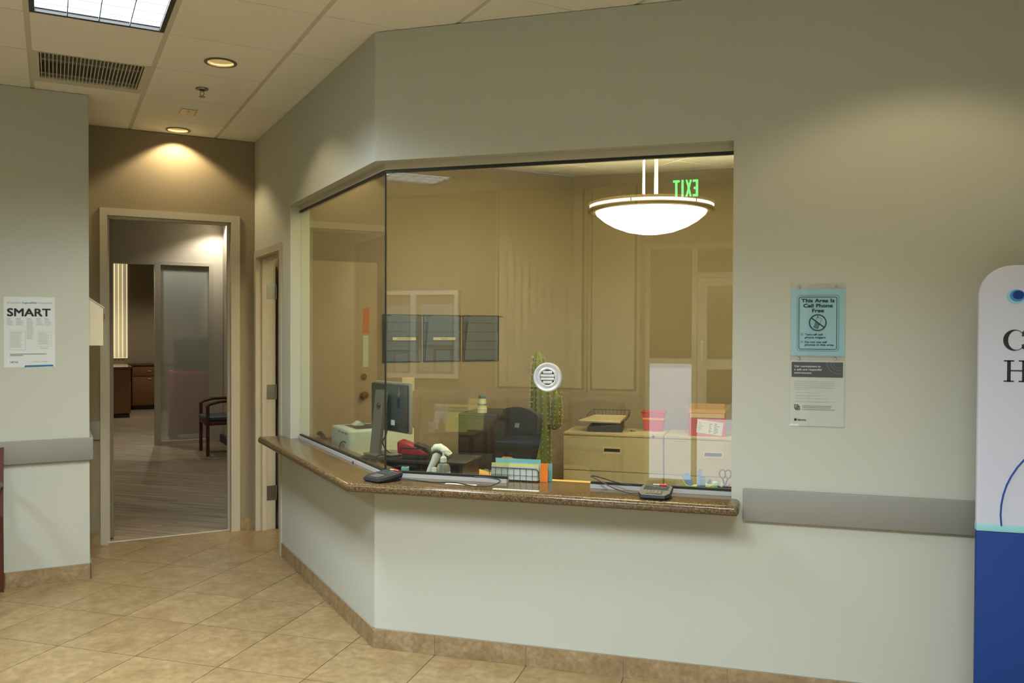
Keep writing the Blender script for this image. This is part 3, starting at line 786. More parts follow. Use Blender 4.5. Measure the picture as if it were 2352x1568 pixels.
bx(-.010, -.025, -.0088, .022); bx(.0088, -.025, .010, .022); bx(-.010, .0208, .010, .022); bx(-.010, -.025, .010, -.023); bx(-.010, -.003, .010, -.0015); bx(-.010, .022, -.007, .028)
for i in range(3):
    for j in range(4): bx(-.0078 + .0056 * i, -.0215 + .0046 * j, -.0034 + .0056 * i, -.0185 + .0046 * j)
b.build('phone_drawing', M_DKTEAL, nt1, 0)
for z, s_, w_ in ((-.054, 'Turn off cell', .072), (-.0665, 'phone ringers.', .086), (-.086, 'Do not use cell', .089), (-.098, 'phones in this area.', .118)):
    text('rule_line', s_, .0112, M_DKTEAL, nt1, (-.052, PX_, z), bold=.00025, fit=w_)
for z in (-.050, -.082):
    b = MB(); ring(b, [(-.068, z - .004), (-.060, z - .004), (-.060, z + .004), (-.068, z + .004)], [(-.0672, z - .0032), (-.0608, z - .0032), (-.0608, z + .0032), (-.0672, z + .0032)], PX_ - .0003, PX_)
    b.prism([(-.0665, z + .001), (-.0645, z - .002), (-.0575, z + .007), (-.0645, z - .0005)], PX_ - .0003, PX_, 'y'); b.build('tick_box', M_DKTEAL, nt1, 0)
nt2 = notice('conduct_notice', 'white notice with dark grey heading band below the cyan one', 'notice', 1.313, .279, M_PAPER, 2.065)
MB().box((-.103, PX_ - .0002, .070), (.103, PX_, .134)).build('heading_band', mat('dark_grey_print', L(74, 78, 78), .7), nt2, 0)
for z, s_, w_ in ((.112, 'Our commitment to', .106), (.098, 'a safe and respectful', .110), (.084, 'environment', .070)):
    text('heading', s_, .0120, M_PAPER, nt2, (-.092, PX_ - .0003, z), bold=.0001, fit=w_)
b = MB()
for r in (.049, .034, .024):
    o_ = [(.088 + r * math.cos(math.radians(a)), .134 + r * math.sin(math.radians(a))) for a in range(180, 301, 8)]
    o_ = [(min(x, .103), max(z, .070)) for x, z in o_]
    b.tube([(x, PX_ - .0003, z) for x, z in o_], .0006, n=4)
b.build('arc_print', M_GREYINK, nt2, 0)
R = random.Random(5); b = MB()
lines(b, -.092, .078, [.052 - .0088 * i for i in range(4)], .0022, PX_, .06, R); lines(b, -.092, -.03, [.017], .0022, PX_); lines(b, -.086, .01, [.004], .0022, PX_); lines(b, -.086, .03, [-.009], .0022, PX_); lines(b, -.086, .04, [-.021], .0022, PX_); lines(b, -.086, .078, [-.034], .0022, PX_)
b.build('fine_print', mat('pale_grey_ink', L(178, 182, 180), .8), nt2, 0)
b = MB(); lines(b, -.058, .074, [-.053, -.060, -.068], .0026, PX_, .15, R); b.build('bold_print', M_GREYINK, nt2, 0)
b = MB(); ring(b, [(-.086, -.072), (-.068, -.072), (-.068, -.054), (-.086, -.054)], [(-.083, -.069), (-.071, -.069), (-.071, -.057), (-.083, -.057)], PX_ - .0003, PX_); ring(b, [(-.092, -.066), (-.074, -.066), (-.074, -.048), (-.092, -.048)], [(-.089, -.063), (-.077, -.063), (-.077, -.051), (-.089, -.051)], PX_ - .0003, PX_)
b.box((-.082, PX_ - .0003, -.064), (-.072, PX_, -.062)); b.box((-.078, PX_ - .0003, -.068), (-.076, PX_, -.058)); b.build('plus_icon', mat('dark_grey_print', (0, 0, 0)), nt2, 0)
text('company_name', 'labcorp', .0125, M_INK, nt2, (-.077, PX_, -.117), bold=.0002, fit=.034)
MB().prism(cir(.0055, 0), PX_ - .0003, PX_, 'y').build('logo_dot', M_INK, nt2, 0).location = (-.086, 0, -.113)

# specimen drop box on the return of the poster wall
db = thing('drop_box', 'cream metal drop box with sloping lid on the wall corner', 'drop box', g2m(-1.2, 2.0, 1.47), G45)
MB().prism([(.001, 0), (.084, 0), (.084, .240), (.001, .300)], 0.03, 0.30, 'y').build('body', M_CREAM, db, 0)
MB().prism([(.001, .302), (.001, .308), (.090, .246), (.090, .236), (.086, .236), (.086, .241)], 0.025, 0.305, 'y').build('lid', M_CREAM, db, 0)
b = MB(); b.box((.085, .060, .165), (.098, .076, .185)); b.tube([(.0915, .063, .184), (.0915, .063, .196), (.0915, .068, .202), (.0915, .073, .196), (.0915, .073, .184)], .002, n=6); b.build('padlock', M_BRASS, db)

# ------------------------------------------------------------------ banner
bn = thing('banner_stand', 'tall white and blue fabric banner with rounded corners by the wall', 'banner', (2.612, -.30, 0))
Wb, Hb, rb = .86, 1.825, .115
def banner_poly(z0, z1):
    p = [(0, z0), (Wb, z0)]
    if z1 >= Hb - .001: p += arc(Wb - rb, Hb - rb, rb, 0, 90, 8) + arc(rb, Hb - rb, rb, 90, 180, 8)
    else: p += [(Wb, z1), (0, z1)]
    return p
MB().rprism(banner_poly(.865, Hb), -.016, .016, .009, 'y', seg=3, only=lambda e: abs(e.verts[0].co.y - e.verts[1].co.y) < 1e-6 and min(e.verts[0].co.z, e.verts[1].co.z) > .864 and not (abs(e.verts[0].co.z - .865) < 1e-5 and abs(e.verts[1].co.z - .865) < 1e-5)).build('upper_panel', M_FABW, bn)
MB().rbox((.0, -.0165, .838), (Wb, .0165, .8655), .002).build('aqua_stripe', M_AQUA, bn)
MB().rbox((0, -.016, .045), (Wb, .016, .8385), .008).build('lower_panel', M_BLUE, bn)
for x in (.12, Wb - .12):
    MB().rbox((x - .02, -.20, 0), (x + .02, .20, .012), .004).build('foot', M_ALU, bn)
    MB().cyl((x, 0, .01), (x, 0, .06), .012, n=12).build('foot_post', M_ALU, bn)
yb = -.0165
for r, cx, cz, mm, k in ((.031, .121, 1.709, M_AQUA, 0), (.025, .126, 1.712, M_MIDBLUE, 1), (.0185, .129, 1.7145, M_DEEPBLUE, 2)):
    MB().prism([(cx + 1.0 * r * math.cos(2 * PI * i / 40), cz + .86 * r * math.sin(2 * PI * i / 40)) for i in range(40)], yb - .0004 * (k + 1), yb + .0002 - .0004 * k, 'y').build('logo_disc', mm, bn, 0)
# serif letters
b = MB(); nC = 28
cx, cz = .118, 1.5485
o_ = [(cx + .037 * math.cos(math.radians(a)), cz + .0390 * math.sin(math.radians(a))) for a in [38 + (322 - 38) * i / nC for i in range(nC + 1)]]
i_ = [(cx + .006 + .029 * math.cos(math.radians(a)) * .92, cz + .0355 * math.sin(math.radians(a))) for a in [40 + (320 - 40) * i / nC for i in range(nC + 1)]]
for k in range(nC):
    q = [o_[k], o_[k + 1], i_[k + 1], i_[k]]; b.prism(q, yb - .0006, yb, 'y')
b.prism([(cx + .024, cz + .014), (cx + .0305, cz + .014), (cx + .0305, cz + .036), (cx + .026, cz + .030)], yb - .0006, yb, 'y')
b.prism([(cx + .024, cz - .016), (cx + .031, cz - .014), (cx + .0315, cz - .034), (cx + .025, cz - .030)], yb - .0006, yb, 'y')
b.build('letter', M_INK, bn, 0)
b = MB()
for x in (.168,): b.box((x, yb - .0006, 1.512), (x + .009, yb, 1.598)); b.box((x - .007, yb - .0006, 1.510), (x + .016, yb, 1.5145)); b.box((x - .007, yb - .0006, 1.594), (x + .004, yb, 1.5985))
b.build('letter', M_INK, bn, 0)
b = MB()
for x in (.095, .144):
    b.box((x, yb - .0006, 1.396), (x + .012, yb, 1.474)); b.box((x - .011, yb - .0006, 1.395), (x + .023, yb, 1.3995)); b.box((x - .011, yb - .0006, 1.470), (x + .023, yb, 1.4745))
b.box((.105, yb - .0006, 1.434), (.146, yb, 1.4385)); b.build('letter', M_INK, bn, 0)
b = MB(); b.tube([(.395 + .316 * math.cos(math.radians(a)), yb - .0004, .905 + .316 * math.sin(math.radians(a))) for a in range(188, -9, -7)], .003, n=6); b.build('arc_line', M_NAVYLINE, bn)

# ------------------------------------------------------------------ armchairs
def armchair(name, label, loc, rz, group=None):
    """wooden guest chair: front toward local -Y, 0.56 wide, 0.56 deep"""
    t = thing(name, label, 'chair', loc, rz, group)
    for sx in (-1, 1):
        MB().prism([(sx * .275 - .018, -.25), (sx * .275 + .018, -.25), (sx * .275 + .018, -.212), (sx * .275 - .018, -.212)], 0, .62).build('leg', M_WOOD, t, 0)
        b = MB(); b.prism([(.262, .0), (.296, .0), (.262, .46), (.236, .46)], sx * .275 - .018, sx * .275 + .018, 'x'); b.prism([(.236, .45), (.264, .45), (.330, .86), (.304, .86)], sx * .275 - .018, sx * .275 + .018, 'x')
        b.build('leg', M_WOOD, t, 0)
        b = MB(); b.tube([(sx * .275, -.25, .605), (sx * .275, -.20, .645), (sx * .275, -.08, .672), (sx * .275, .06, .675), (sx * .275, .17, .660), (sx * .275, .27, .635)], .021, n=8, flat=.8); b.build('armrest', M_WOOD, t)
    MB().rbox((-.262, -.248, .375), (.262, .255, .425), .006).build('seat_rail', M_WOOD, t)
    MB().rbox((-.258, -.262, .425), (.258, .235, .485), .022, 3).build('seat', M_SEAT, t)
    b = MB(Matrix.Translation((0, .262, .50)) @ Matrix.Rotation(math.radians(-9.0), 4, 'X'))
    pb = [(-.252, 0), (.252, 0), (.252, .33)] + [(.252 - .504 * i / 10, .33 + .040 * math.sin(PI * i / 10)) for i in range(1, 10)] + [(-.252, .33)]
    b.rprism(pb, -.025, .025, .014, 'y', seg=2); b.build('backrest', M_SEAT, t)
    b = MB(Matrix.Translation((0, .262, .50)) @ Matrix.Rotation(math.radians(-9.0), 4, 'X'))
    top = [(-.290, .345), (.290, .345)] + [(.290 - .58 * i / 10, .365 + .045 * math.sin(PI * i / 10)) for i in range(0, 11)]
    b.prism(top, .026, .046, 'y'); b.build('top_rail', M_WOOD, t, 0)
    return t
gch = 'wooden guest armchairs'
ch0 = armchair('guest_armchair', 'dark wooden armchair with slate seat in the room beyond the doorway', g2m(.515, 7.27), G45 - PI / 2, gch)
dup(ch0, g2m(-1.957, 1.61), G45, 'dark wooden armchair cut off by the left picture edge under the poster', gch)
dup(ch0, (-2.00, TR + .35, 0), PI, 'dark wooden armchair under the lobby bulletin case, seen mirrored in the glass', gch)
dup(ch0, (-.45, TR + .35, 0), PI, 'dark wooden armchair under the wide lobby blind, seen mirrored in the glass', gch)
dup(ch0, (.22, TR + .35, 0), PI, 'dark wooden armchair under the narrow lobby blind, seen mirrored in the glass', gch)

# ------------------------------------------------------------------ back room glazing and far room
gp = sempty('window_2', 'frosted glass partition with grey posts in the back room', g2m(0, 8.38), G45)
b = MB(); b.box((-1.12, -.02, 2.445), (.572, .08, 2.49)); b.build('header', M_FRAME, gp, 0)
for a, e in ((-.185, -.112), (.514, .572), (-1.16, -1.10)): MB().box((a, -.02, 0), (e, .08, 2.445)).build('post', M_FRAME, gp, 0)
MB().box((-.112, -.015, 0), (.514, .075, .045)).build('bottom_rail', M_FRAME, gp, 0)
fp = MB().box((-.112, .025, .045), (.514, .035, 2.445)).build('frosted_pane', M_FROST, gp, 0)
MB().box((.135, .0235, 1.478), (.235, .0248, 1.486)).build('etched_mark', M_PAPER, fp, 0)
MB().lathe([(.014, 0), (.014, .0013), (0, .0013)], c=(.17, .0235, 1.510), axis='y', n=16).build('etched_mark', M_PAPER, fp)
sc_ = thing('supply_cart', 'red supply cart behind the frosted glass panel', 'cart', g2m(.30, 8.85), G45)
MB().rbox((-.24, -.25, .10), (.27, .25, .98), .01).build('body', M_RED, sc_)
for k in range(4): MB().rbox((-.22, -.262, .14 + .21 * k), (.25, -.25, .33 + .21 * k), .004).build('drawer', M_RED, sc_)
for sx in (-.2, .23):
    for sy in (-.2, .2): MB().lathe([(.0, -.02), (.045, -.02), (.05, 0), (.045, .02), (0, .02)], c=(sx, sy, .05), axis='y', n=16).build('caster', M_BLACK, sc_)
sc2 = thing('dark_recliner_pad', 'dark blue padded block above the red cart behind frosted glass', 'pad', g2m(.32, 8.85, .982), G45)
MB().rbox((-.20, -.10, 0), (.24, .14, .47), .04, 3).build('cushion', mat('dark_blue_vinyl', L(14, 24, 34), .5), sc2)
MB().rbox((-.22, -.14, 0), (.26, .18, .03), .008).build('base', M_BLACK, sc2)
# exam room cabinets and blind
def base_cab(name, label, x0, x1, y0, y1, face, n):
    c = thing(name, label, 'cabinet', g2m(x0, y0), G45)
    w, d_ = x1 - x0, y1 - y0
    MB().box((0, .0, .08), (w, d_, .86)).build('body', M_OAKCAB, c, 0); MB().box((.03, .05, 0), (w, d_, .08)).build('plinth', M_DARKCAB, c, 0)
    for k in range(n):
        if face == 'y':
            a, e = w * k / n + .006, w * (k + 1) / n - .006
            o = MB().rbox((a, -.018, .09), (e, 0, .64), .003).build('door', M_OAKCAB, c); MB().tube([((a + e) / 2 - .04, -.018, .60), ((a + e) / 2 - .03, -.035, .60), ((a + e) / 2 + .03, -.035, .60), ((a + e) / 2 + .04, -.018, .60)], .004, n=6).build('handle', M_STEEL, o)
            o = MB().rbox((a, -.018, .655), (e, 0, .85), .003).build('drawer', M_OAKCAB, c); MB().tube([((a + e) / 2 - .04, -.018, .75), ((a + e) / 2 - .03, -.035, .75), ((a + e) / 2 + .03, -.035, .75), ((a + e) / 2 + .04, -.018, .75)], .004, n=6).build('handle', M_STEEL, o)
        else:
            a, e = d_ * k / n + .006, d_ * (k + 1) / n - .006
            o = MB().rbox((w, a, .09), (w + .018, e, .64), .003).build('door', M_OAKCAB, c); MB().rbox((w, a, .655), (w + .018, e, .85), .003).build('drawer', M_OAKCAB, c)
    return c
base_cab('base_cabinet', 'oak base cabinet along the far wall of the exam room', -.05, 1.19, 13.9, 14.49, 'y', 2)
base_cab('base_cabinet', 'oak base cabinet running out from under the sunlit blind', -.95, -.20, 12.4, 13.85, 'x', 2)
wt = MB(GM).prism([(-.97, 12.38), (-.15, 12.38), (-.15, 13.86), (1.19, 13.86), (1.19, 14.495), (-.97, 14.495)], .862, .90).build('worktop', M_GRANITE, smooth=0)
tag(wt, 'speckled worktop over the oak cabinets of the exam room', 'worktop')
vb = sempty('window_3', 'sunlit window with white vertical blind in the exam room', g2m(-.75, 14.5, 0), G45)
MB().box((0, -.012, .99), (.66, -.004, 2.87)).build('pane', M_SUNGAP, vb, 0)
sl = MB(Matrix.Rotation(math.radians(28), 4, 'Z')).box((-.036, -.001, 1.0), (.036, .001, 2.86)).mesh('blind_slat', 0)
for k in range(9):
    o = obj('blind_slat', sl, M_SUNBLIND, vb); o.location = (.035 + .072 * k, -.05, 0)
MB().box((0, -.09, 2.86), (.68, -.02, 2.90)).build('head_rail', M_WHITE, vb, 0)

# lamp in the back room near the partition
def room_downlight(label, gx, gy, power, col, cone):
    d = thing('downlight', label, 'downlight', g2m(gx, gy, ZC), 0, 'recessed downlights')
    MB().lathe([(.080, -.0005), (.086, -.003), (.086, -.006), (.070, -.006), (.068, -.0005)], n=32, caps=False).build('trim_ring', M_TRIMRING, d)
    MB().lathe([(0, -.002), (.066, -.002), (.066, -.0005)], n=24).build('lamp', M_LAMP, d)
    sp = bpy.data.lights.new('downlight_beam', 'SPOT'); sp.energy = power; sp.color = col; sp.spot_size = math.radians(cone); sp.spot_blend = .5; sp.shadow_soft_size = .05
    so = bpy.data.objects.new('downlight_beam', sp); COL.objects.link(so); so.parent = d; so.location = (0, 0, -.012)
room_downlight('recessed downlight washing the pale wall beyond the doorway', .62, 8.05, 60, (1, .93, .80), 140)
room_downlight('recessed downlight over the plank floor beyond the doorway', -.3, 5.3, 72, (1, .92, .76), 130)
room_downlight('unseen downlight added to light the exam room behind the frosted panel', -.42, 8.82, 120, (1, .92, .78), 140)  # unseen lamp added so the frosted panel and cart are lit
room_downlight('unseen downlight added to brighten the oak cabinets of the exam room', .35, 12.4, 150, (1, .90, .74), 140)  # second added exam-room lamp, lifts the dark far wall and cabinets

# ------------------------------------------------------------------ office: pendant lamp
pd = thing('pendant_lamp', 'round pendant lamp with glowing bowl hanging in the office', 'pendant lamp', (1.165, 1.50, 0))
MB().lathe([(.0, 2.180), (.07, 2.183), (.15, 2.198), (.23, 2.228), (.29, 2.262), (.335, 2.300), (.343, 2.316), (.338, 2.326), (.328, 2.322), (.32, 2.303), (.28, 2.27), (.22, 2.24), (.14, 2.209), (.07, 2.195), (0, 2.192)], n=56, caps=False).build('bowl', M_BOWL, pd)
MB().lathe([(.340, 2.318), (.372, 2.312), (.392, 2.318), (.394, 2.332), (.386, 2.338), (.350, 2.334)], n=56, caps=False).build('lower_ring', M_NICKEL, pd)
MB().lathe([(.384, 2.338), (.386, 2.354)], n=56, caps=False).build('lit_band', M_SLOT, pd)
MB().lathe([(.386, 2.354), (.392, 2.356), (.390, 2.370), (.330, 2.376), (.322, 2.368), (.334, 2.360), (.376, 2.354)], n=56, caps=False).build('upper_ring', M_NICKEL, pd)
for k in range(6):
    a = k * PI / 3 + .35
    MB().box((-.003, -.003, 2.334), (.003, .003, 2.358)).build('spacer', M_NICKEL, pd, 0).location = (.388 * math.cos(a), .388 * math.sin(a), 0)
for k in range(3):
    a = math.radians((180, 42, -42)[k]); r = .045
    MB().cyl((r * math.cos(a), r * math.sin(a), 2.30), (r * math.cos(a), r * math.sin(a), ZC - .018), .0075, n=12).build('stem', M_CREAM, pd)
MB().lathe([(.0, ZC - .03), (.06, ZC - .026), (.065, ZC - .002), (0, ZC - .001)], n=32).build('canopy', M_NICKEL, pd)
MB().box((-.34, -.006, 2.335), (.34, .006, 2.345)).build('cross_bar', M_NICKEL, pd, 0); MB().box((-.006, -.34, 2.335), (.006, .34, 2.345)).build('cross_bar', M_NICKEL, pd, 0)

pl_ = bpy.data.lights.new('pendant_bulb', 'SPOT'); pl_.energy = 760; pl_.spot_size = math.radians(152); pl_.spot_blend = 0.10; pl_.color = (1.0, .83, .52); pl_.shadow_soft_size = .05
po_ = bpy.data.objects.new('pendant_bulb', pl_); COL.objects.link(po_); po_.parent = pd; po_.location = (0, 0, 2.345); po_.rotation_euler = (PI, 0, 0)

# ------------------------------------------------------------------ office: desk
dk = thing('office_desk', 'L-shaped maple office desk behind the counter', 'desk', (0, 0, 0))
DI, DA = .80, .86
di = (DA * math.sqrt(2) - DI, DI)
plan = [oc(.137), (2.30, .137), (2.30, DI), di, g2m(DA, 1.90)[:2], g2m(.137, 1.90)[:2]]
MB().prism(plan, .712, .740).build('desk_top', M_MAPLE, dk, 0)
MB().box((2.26, .16, 0), (2.29, .78, .712)).build('side_panel', M_MAPLE, dk, 0)
MB(GM).box((.16, 1.86, 0), (.84, 1.89, .712)).build('side_panel', M_MAPLE, dk, 0)
MB().box((.95, .16, 0), (.98, .70, .712)).build('side_panel', M_MAPLE, dk, 0)
# monitor riser
rs = thing('monitor_riser', 'low black riser shelf on the corner of the desk', 'riser', (-.03, .65, .740))
MB().rbox((-.33, -.15, .098), (.33, .15, .116), .004).build('shelf', M_BLACK, rs)
for x in (-.31, .29): MB().box((x, -.14, 0), (x + .02, .14, .098)).build('side_panel', M_BLACK, rs, 0)
MB().box((-.29, .11, .0), (.29, .125, .098)).build('back_panel', M_BLACK, rs, 0)
# monitor: local x along the screen, +y toward the sitter
ang = math.atan2(-.518, .855)
mo = thing('computer_monitor', 'dark computer monitor seen from behind on a grey stand', 'monitor', (-.218, .693, .856), ang)
MB().rbox((-.18, -.008, .130), (.18, .014, .420), .006).build('screen_bezel', mat('silver_bezel', L(168, 170, 166), .35, .4), mo)
MB().rprism([(-.172, .145), (.172, .138), (.172, .412), (-.172, .412)], -.040, -.006, .012, 'y').build('rear_shell', mat('slate_plastic', L(60, 66, 66), .5), mo)
b = MB(); [b.box((-.14 + .014 * k, -.0412, .15), (-.133 + .014 * k, -.0398, .19)) for k in range(18)]; b.build('vent_slots', M_BLACK, mo, 0)
MB().box((.10, -.0415, .275), (.128, -.0398, .335)).build('port_panel', M_BLACK, mo, 0)
MB().box((.04, -.0415, .175), (.078, -.0398, .205)).build('sticker', M_PAPER, mo, 0)
b = MB(); b.box((.118, -.0415, .36), (.121, -.0398, .40)); b.tube([(.1195 + .009 * math.cos(a), -.041, .352 + .009 * math.sin(a)) for a in [PI / 4 * i for i in range(8)]], .0015, n=6, closed=True); b.build('usb_mark', M_GREYINK, mo)
st = MB().prism([(-.130, .012), (-.112, .012), (-.062, .37), (-.088, .378)], -.046, .046, 'x').build('stand', mat('warm_grey_plastic', L(118, 116, 106), .5), mo, 0)
MB().box((-.03, -.09, .24), (.03, -.035, .30)).build('arm', M_CHAR, mo, 0)
b = MB(Matrix.Translation((0, -.0995, .285)) @ Matrix.Rotation(math.radians(-8), 4, 'X')); ring(b, cir(.020, 0), cir(.0175, 0), -.0012, .0006); b.box((-.009, -.001, -.010), (-.006, .0006, .012)); b.box((-.003, -.001, -.010), (0, .0006, .003)); b.box((.003, -.001, -.014), (.006, .0006, .004)); b.box((.009, -.001, -.008), (.012, .0006, .004)); b.build('round_mark', M_BLACK, st)
MB().rbox((-.09, -.145, 0), (.09, .06, .012), .004).build('base', mat('warm_grey_plastic', (0, 0, 0)), mo)
b = MB(); b.tube(smooth_path([(.01, -.042, .17), (.02, -.06, .12), (.00, -.07, .07), (.03, -.05, .02), (.09, -.02, .006), (.16, .01, .006)]), .004); b.tube(smooth_path([(-.05, -.042, .17), (-.05, -.07, .09), (-.03, -.075, .03)]), .004); b.build('cable', M_BLACK, mo)
# red scanner-like device on the riser
rd = thing('label_printer', 'small red and black label printer on the riser shelf', 'printer', (-.028, .565, .857), .10)
MB().rprism([(-.085, .030), (.085, .018), (.092, .032), (.05, .058), (-.076, .104), (-.088, .090)], -.045, .045, .006, 'y').build('body', mat('deep_red_plastic', L(138, 32, 40), .4), rd)
MB().prism([(.010, .0735), (.05, .0590), (.090, .034), (.104, .040), (.080, .066), (.012, .088)], -.040, .040, 'y').build('cover', M_BLACK, rd, 0)
MB().rbox((-.06, -.04, 0.0), (.09, .04, .026), .006).build('base', M_BLACK, rd)
MB().box((-.07, -.0462, .058), (.04, -.0452, .064)).build('side_slot', M_BLACK, rd, 0)
# cable tangle and dock
dc = thing('docking_station', 'black docking station with cables below the monitor', 'docking station', (-.20, .40, .741), .35)
MB().rbox((-.10, -.05, 0), (.10, .05, .075), .008).build('body', M_CHAR, dc)
MB().tube(smooth_path([(-.09, 0, .07), (-.12, .02, .10), (-.08, .06, .125), (-.01, .08, .115), (.03, .05, .075)]), .0045).build('cable', M_BLACK, dc)
MB().tube(smooth_path([(.02, -.01, .07), (-.03, .03, .11), (.03, .06, .14), (.08, .09, .13)]), .004).build('cable', M_BLACK, dc)
for x in (-.06, .0, .05): MB().box((x, -.0515, .02), (x + .02, -.0495, .034)).build('port', M_ALU, dc, 0)
# desktop printer
lp = thing('laser_printer', 'pale grey laser printer behind the angled pane', 'printer', g2m(.42, 1.275, .741), G45)
MB().rbox((-.21, -.19, 0), (.23, .19, .208), .016, 3).build('body', mat('pale_green_grey_plastic', L(188, 204, 194), .45), lp)
MB().prism([(-.14, -.13), (.20, -.13), (.20, .13), (-.14, .13)], .2085, .2092).build('output_tray', M_CHAR, lp, 0)
MB().prism([(-.10, .203), (-.02, .203), (-.05, .235)], .05, .14, 'y').build('paper_stop', M_PAPER, lp, 0)
MB().box((-.2112, -.10, .05), (-.2098, -.01, .12)).build('side_label', M_GREYINK, lp, 0)
for k in range(3): MB().box((-.2112, -.16 + .07 * k, .183), (-.2098, -.12 + .07 * k, .188)).build('vent_slot', M_CHAR, lp, 0)
MB().tube(smooth_path([(-.211, -.13, .13), (-.235, -.125, .132), (-.25, -.10, .07), (-.24, -.11, .01), (-.23, -.14, .006)]), .004).build('power_cable', M_BLACK, lp)
# black hand-set phone by the wall, blue cable
ph = thing('desk_phone', 'black desk phone at the far end of the desk', 'phone', g2m(.26, 1.66, .741), G45)
MB().prism([(-.09, 0), (.09, 0), (.09, .09), (-.09, .035)], -.08, .08, 'x').build('base', M_BLACK, ph, 0)
MB().tube([(-.05, -.08, .075), (-.05, -.06, .09), (-.05, .05, .125), (-.05, .08, .12)], .018, n=10).build('handset', M_BLACK, ph)
MB().tube([(-.08, -.06, .01), (-.10, -.12, .03), (-.06, -.17, .05), (-.03, -.14, .02)], .003).build('cord', mat('blue_cable', L(50, 70, 150), .5), ph)
# teal cube and keyboard pad
tc_ = thing('ink_pad_box', 'small teal cube box beside the hand scanner', 'box', (.098, .150, ZT + .0005), .25)
MB().rbox((-.018, -.018, 0), (.018, .018, .036), .003).build('body', M_TEAL, tc_)
MB().box((-.011, -.011, .0362), (.011, .011, .0368)).build('lid_label', M_DKTEAL, tc_, 0)
kb = thing('keyboard', 'black computer keyboard lying on the maple desk', 'keyboard', g2m(.66, .80, .741), 0)
kb.rotation_euler = (0, 0, -G45)
MB().rbox((-.20, -.07, 0), (.20, .07, .016), .004).build('tray', M_BLACK, kb)
b = MB()
for i in range(14):
    for j in range(5): b.box((-.188 + .027 * i, -.058 + .024 * j, .016), (-.165 + .027 * i, -.038 + .024 * j, .021))
o = b.build('keys', M_CHAR, kb, 0); o['kind'] = 'stuff'
mp = thing('desk_mat', 'dark rubber mat under the keyboard on the desk', 'mat', (.17, .46, .7403), 0); mp.rotation_euler = (0, 0, -G45)
MB().rbox((-.36, -.15, 0), (.30, .14, .0006), .0002, 1).build('sheet', M_CHAR, mp)
kb.location.z = .7412
# hand scanner
hs = thing('barcode_scanner', 'white and black hand-held barcode scanner standing behind the glass', 'scanner', (.150, .315, .741))
MB().rbox((-.035, -.05, 0), (.045, .05, .030), .008).build('stand_base', M_BLACK, hs)
MB().tube([(.0, 0, .028), (.012, 0, .08)], .013, n=12).build('stand_neck', M_CHAR, hs)
def taper(path, n=16, flat=.85):
    b = MB(); vs = []; P = [Vector(p) for p, r in path]
    for k, (p, r) in enumerate(path):
        d_ = (P[min(k + 1, len(P) - 1)] - P[max(k - 1, 0)]).normalized(); u = Vector((0, 1, 0)); w_ = d_.cross(u)
        for q in range(n): a_ = 2 * PI * q / n; vs.append(P[k] + u * math.cos(a_) * r * flat + w_ * math.sin(a_) * r)
    fs = [(j_ * n + q, j_ * n + (q + 1) % n, (j_ + 1) * n + (q + 1) % n, (j_ + 1) * n + q) for j_ in range(len(path) - 1) for q in range(n)]
    b.faces(vs, fs + [tuple(range(n))[::-1], tuple(range((len(path) - 1) * n, len(path) * n))]); return b
taper([((.004, 0, .070), .013), ((.020, 0, .105), .0165), ((.040, 0, .145), .0185), ((.056, 0, .180), .0215), ((.064, 0, .200), .022)]).build('grip', M_WHITE, hs)
taper([((.030, 0, .196), .005), ((.036, 0, .207), .014), ((.050, 0, .219), .0195), ((.072, 0, .222), .020), ((.098, 0, .208), .019), ((.126, 0, .186), .017), ((.130, 0, .182), .015)], flat=1.35).build('head', M_WHITE, hs)
taper([((.036, 0, .190), .008), ((.056, 0, .203), .013), ((.080, 0, .203), .015), ((.104, 0, .188), .015), ((.127, 0, .168), .014)], flat=1.75).build('head_band', M_CHAR, hs)
# sanitizer
sb = thing('sanitizer_bottle', 'clear pump bottle of hand gel beside the barcode scanner', 'bottle', (.272, .240, .741))
MB().lathe([(.0, 0), (.034, 0), (.036, .006), (.036, .128), (.030, .146), (.014, .154), (.014, .160)], n=28).build('bottle', M_LIQ, sb)
MB().lathe([(.0165, .158), (.0165, .180), (.010, .188), (.006, .190), (.006, .214), (.0, .214)], n=20).build('pump_collar', M_WHITE, sb)
MB().prism([(-.012, .212), (.034, .212), (.036, .206), (.030, .2185), (-.012, .2195)], -.0065, .0065, 'y').build('pump_spout', M_WHITE, sb, 0)
MB().cyl((0, 0, .01), (0, 0, .16), .003, n=8).build('dip_tube', M_WHITE, sb)
MB().lathe([(.0365, .03), (.0366, .03), (.0366, .11), (.0365, .11)], n=28, caps=False).build('label', M_PAPER, sb)
wb_ = thing('white_box', 'slim white carton standing against the gel bottle', 'carton', (.222, .255, .741))
MB().rbox((-.017, -.012, 0), (.017, .012, .125), .001).build('carton', M_PAPER, wb_)
MB().box((-.012, -.0126, .03), (.012, -.0120, .10)).build('printed_panel', M_AQUA, wb_, 0)

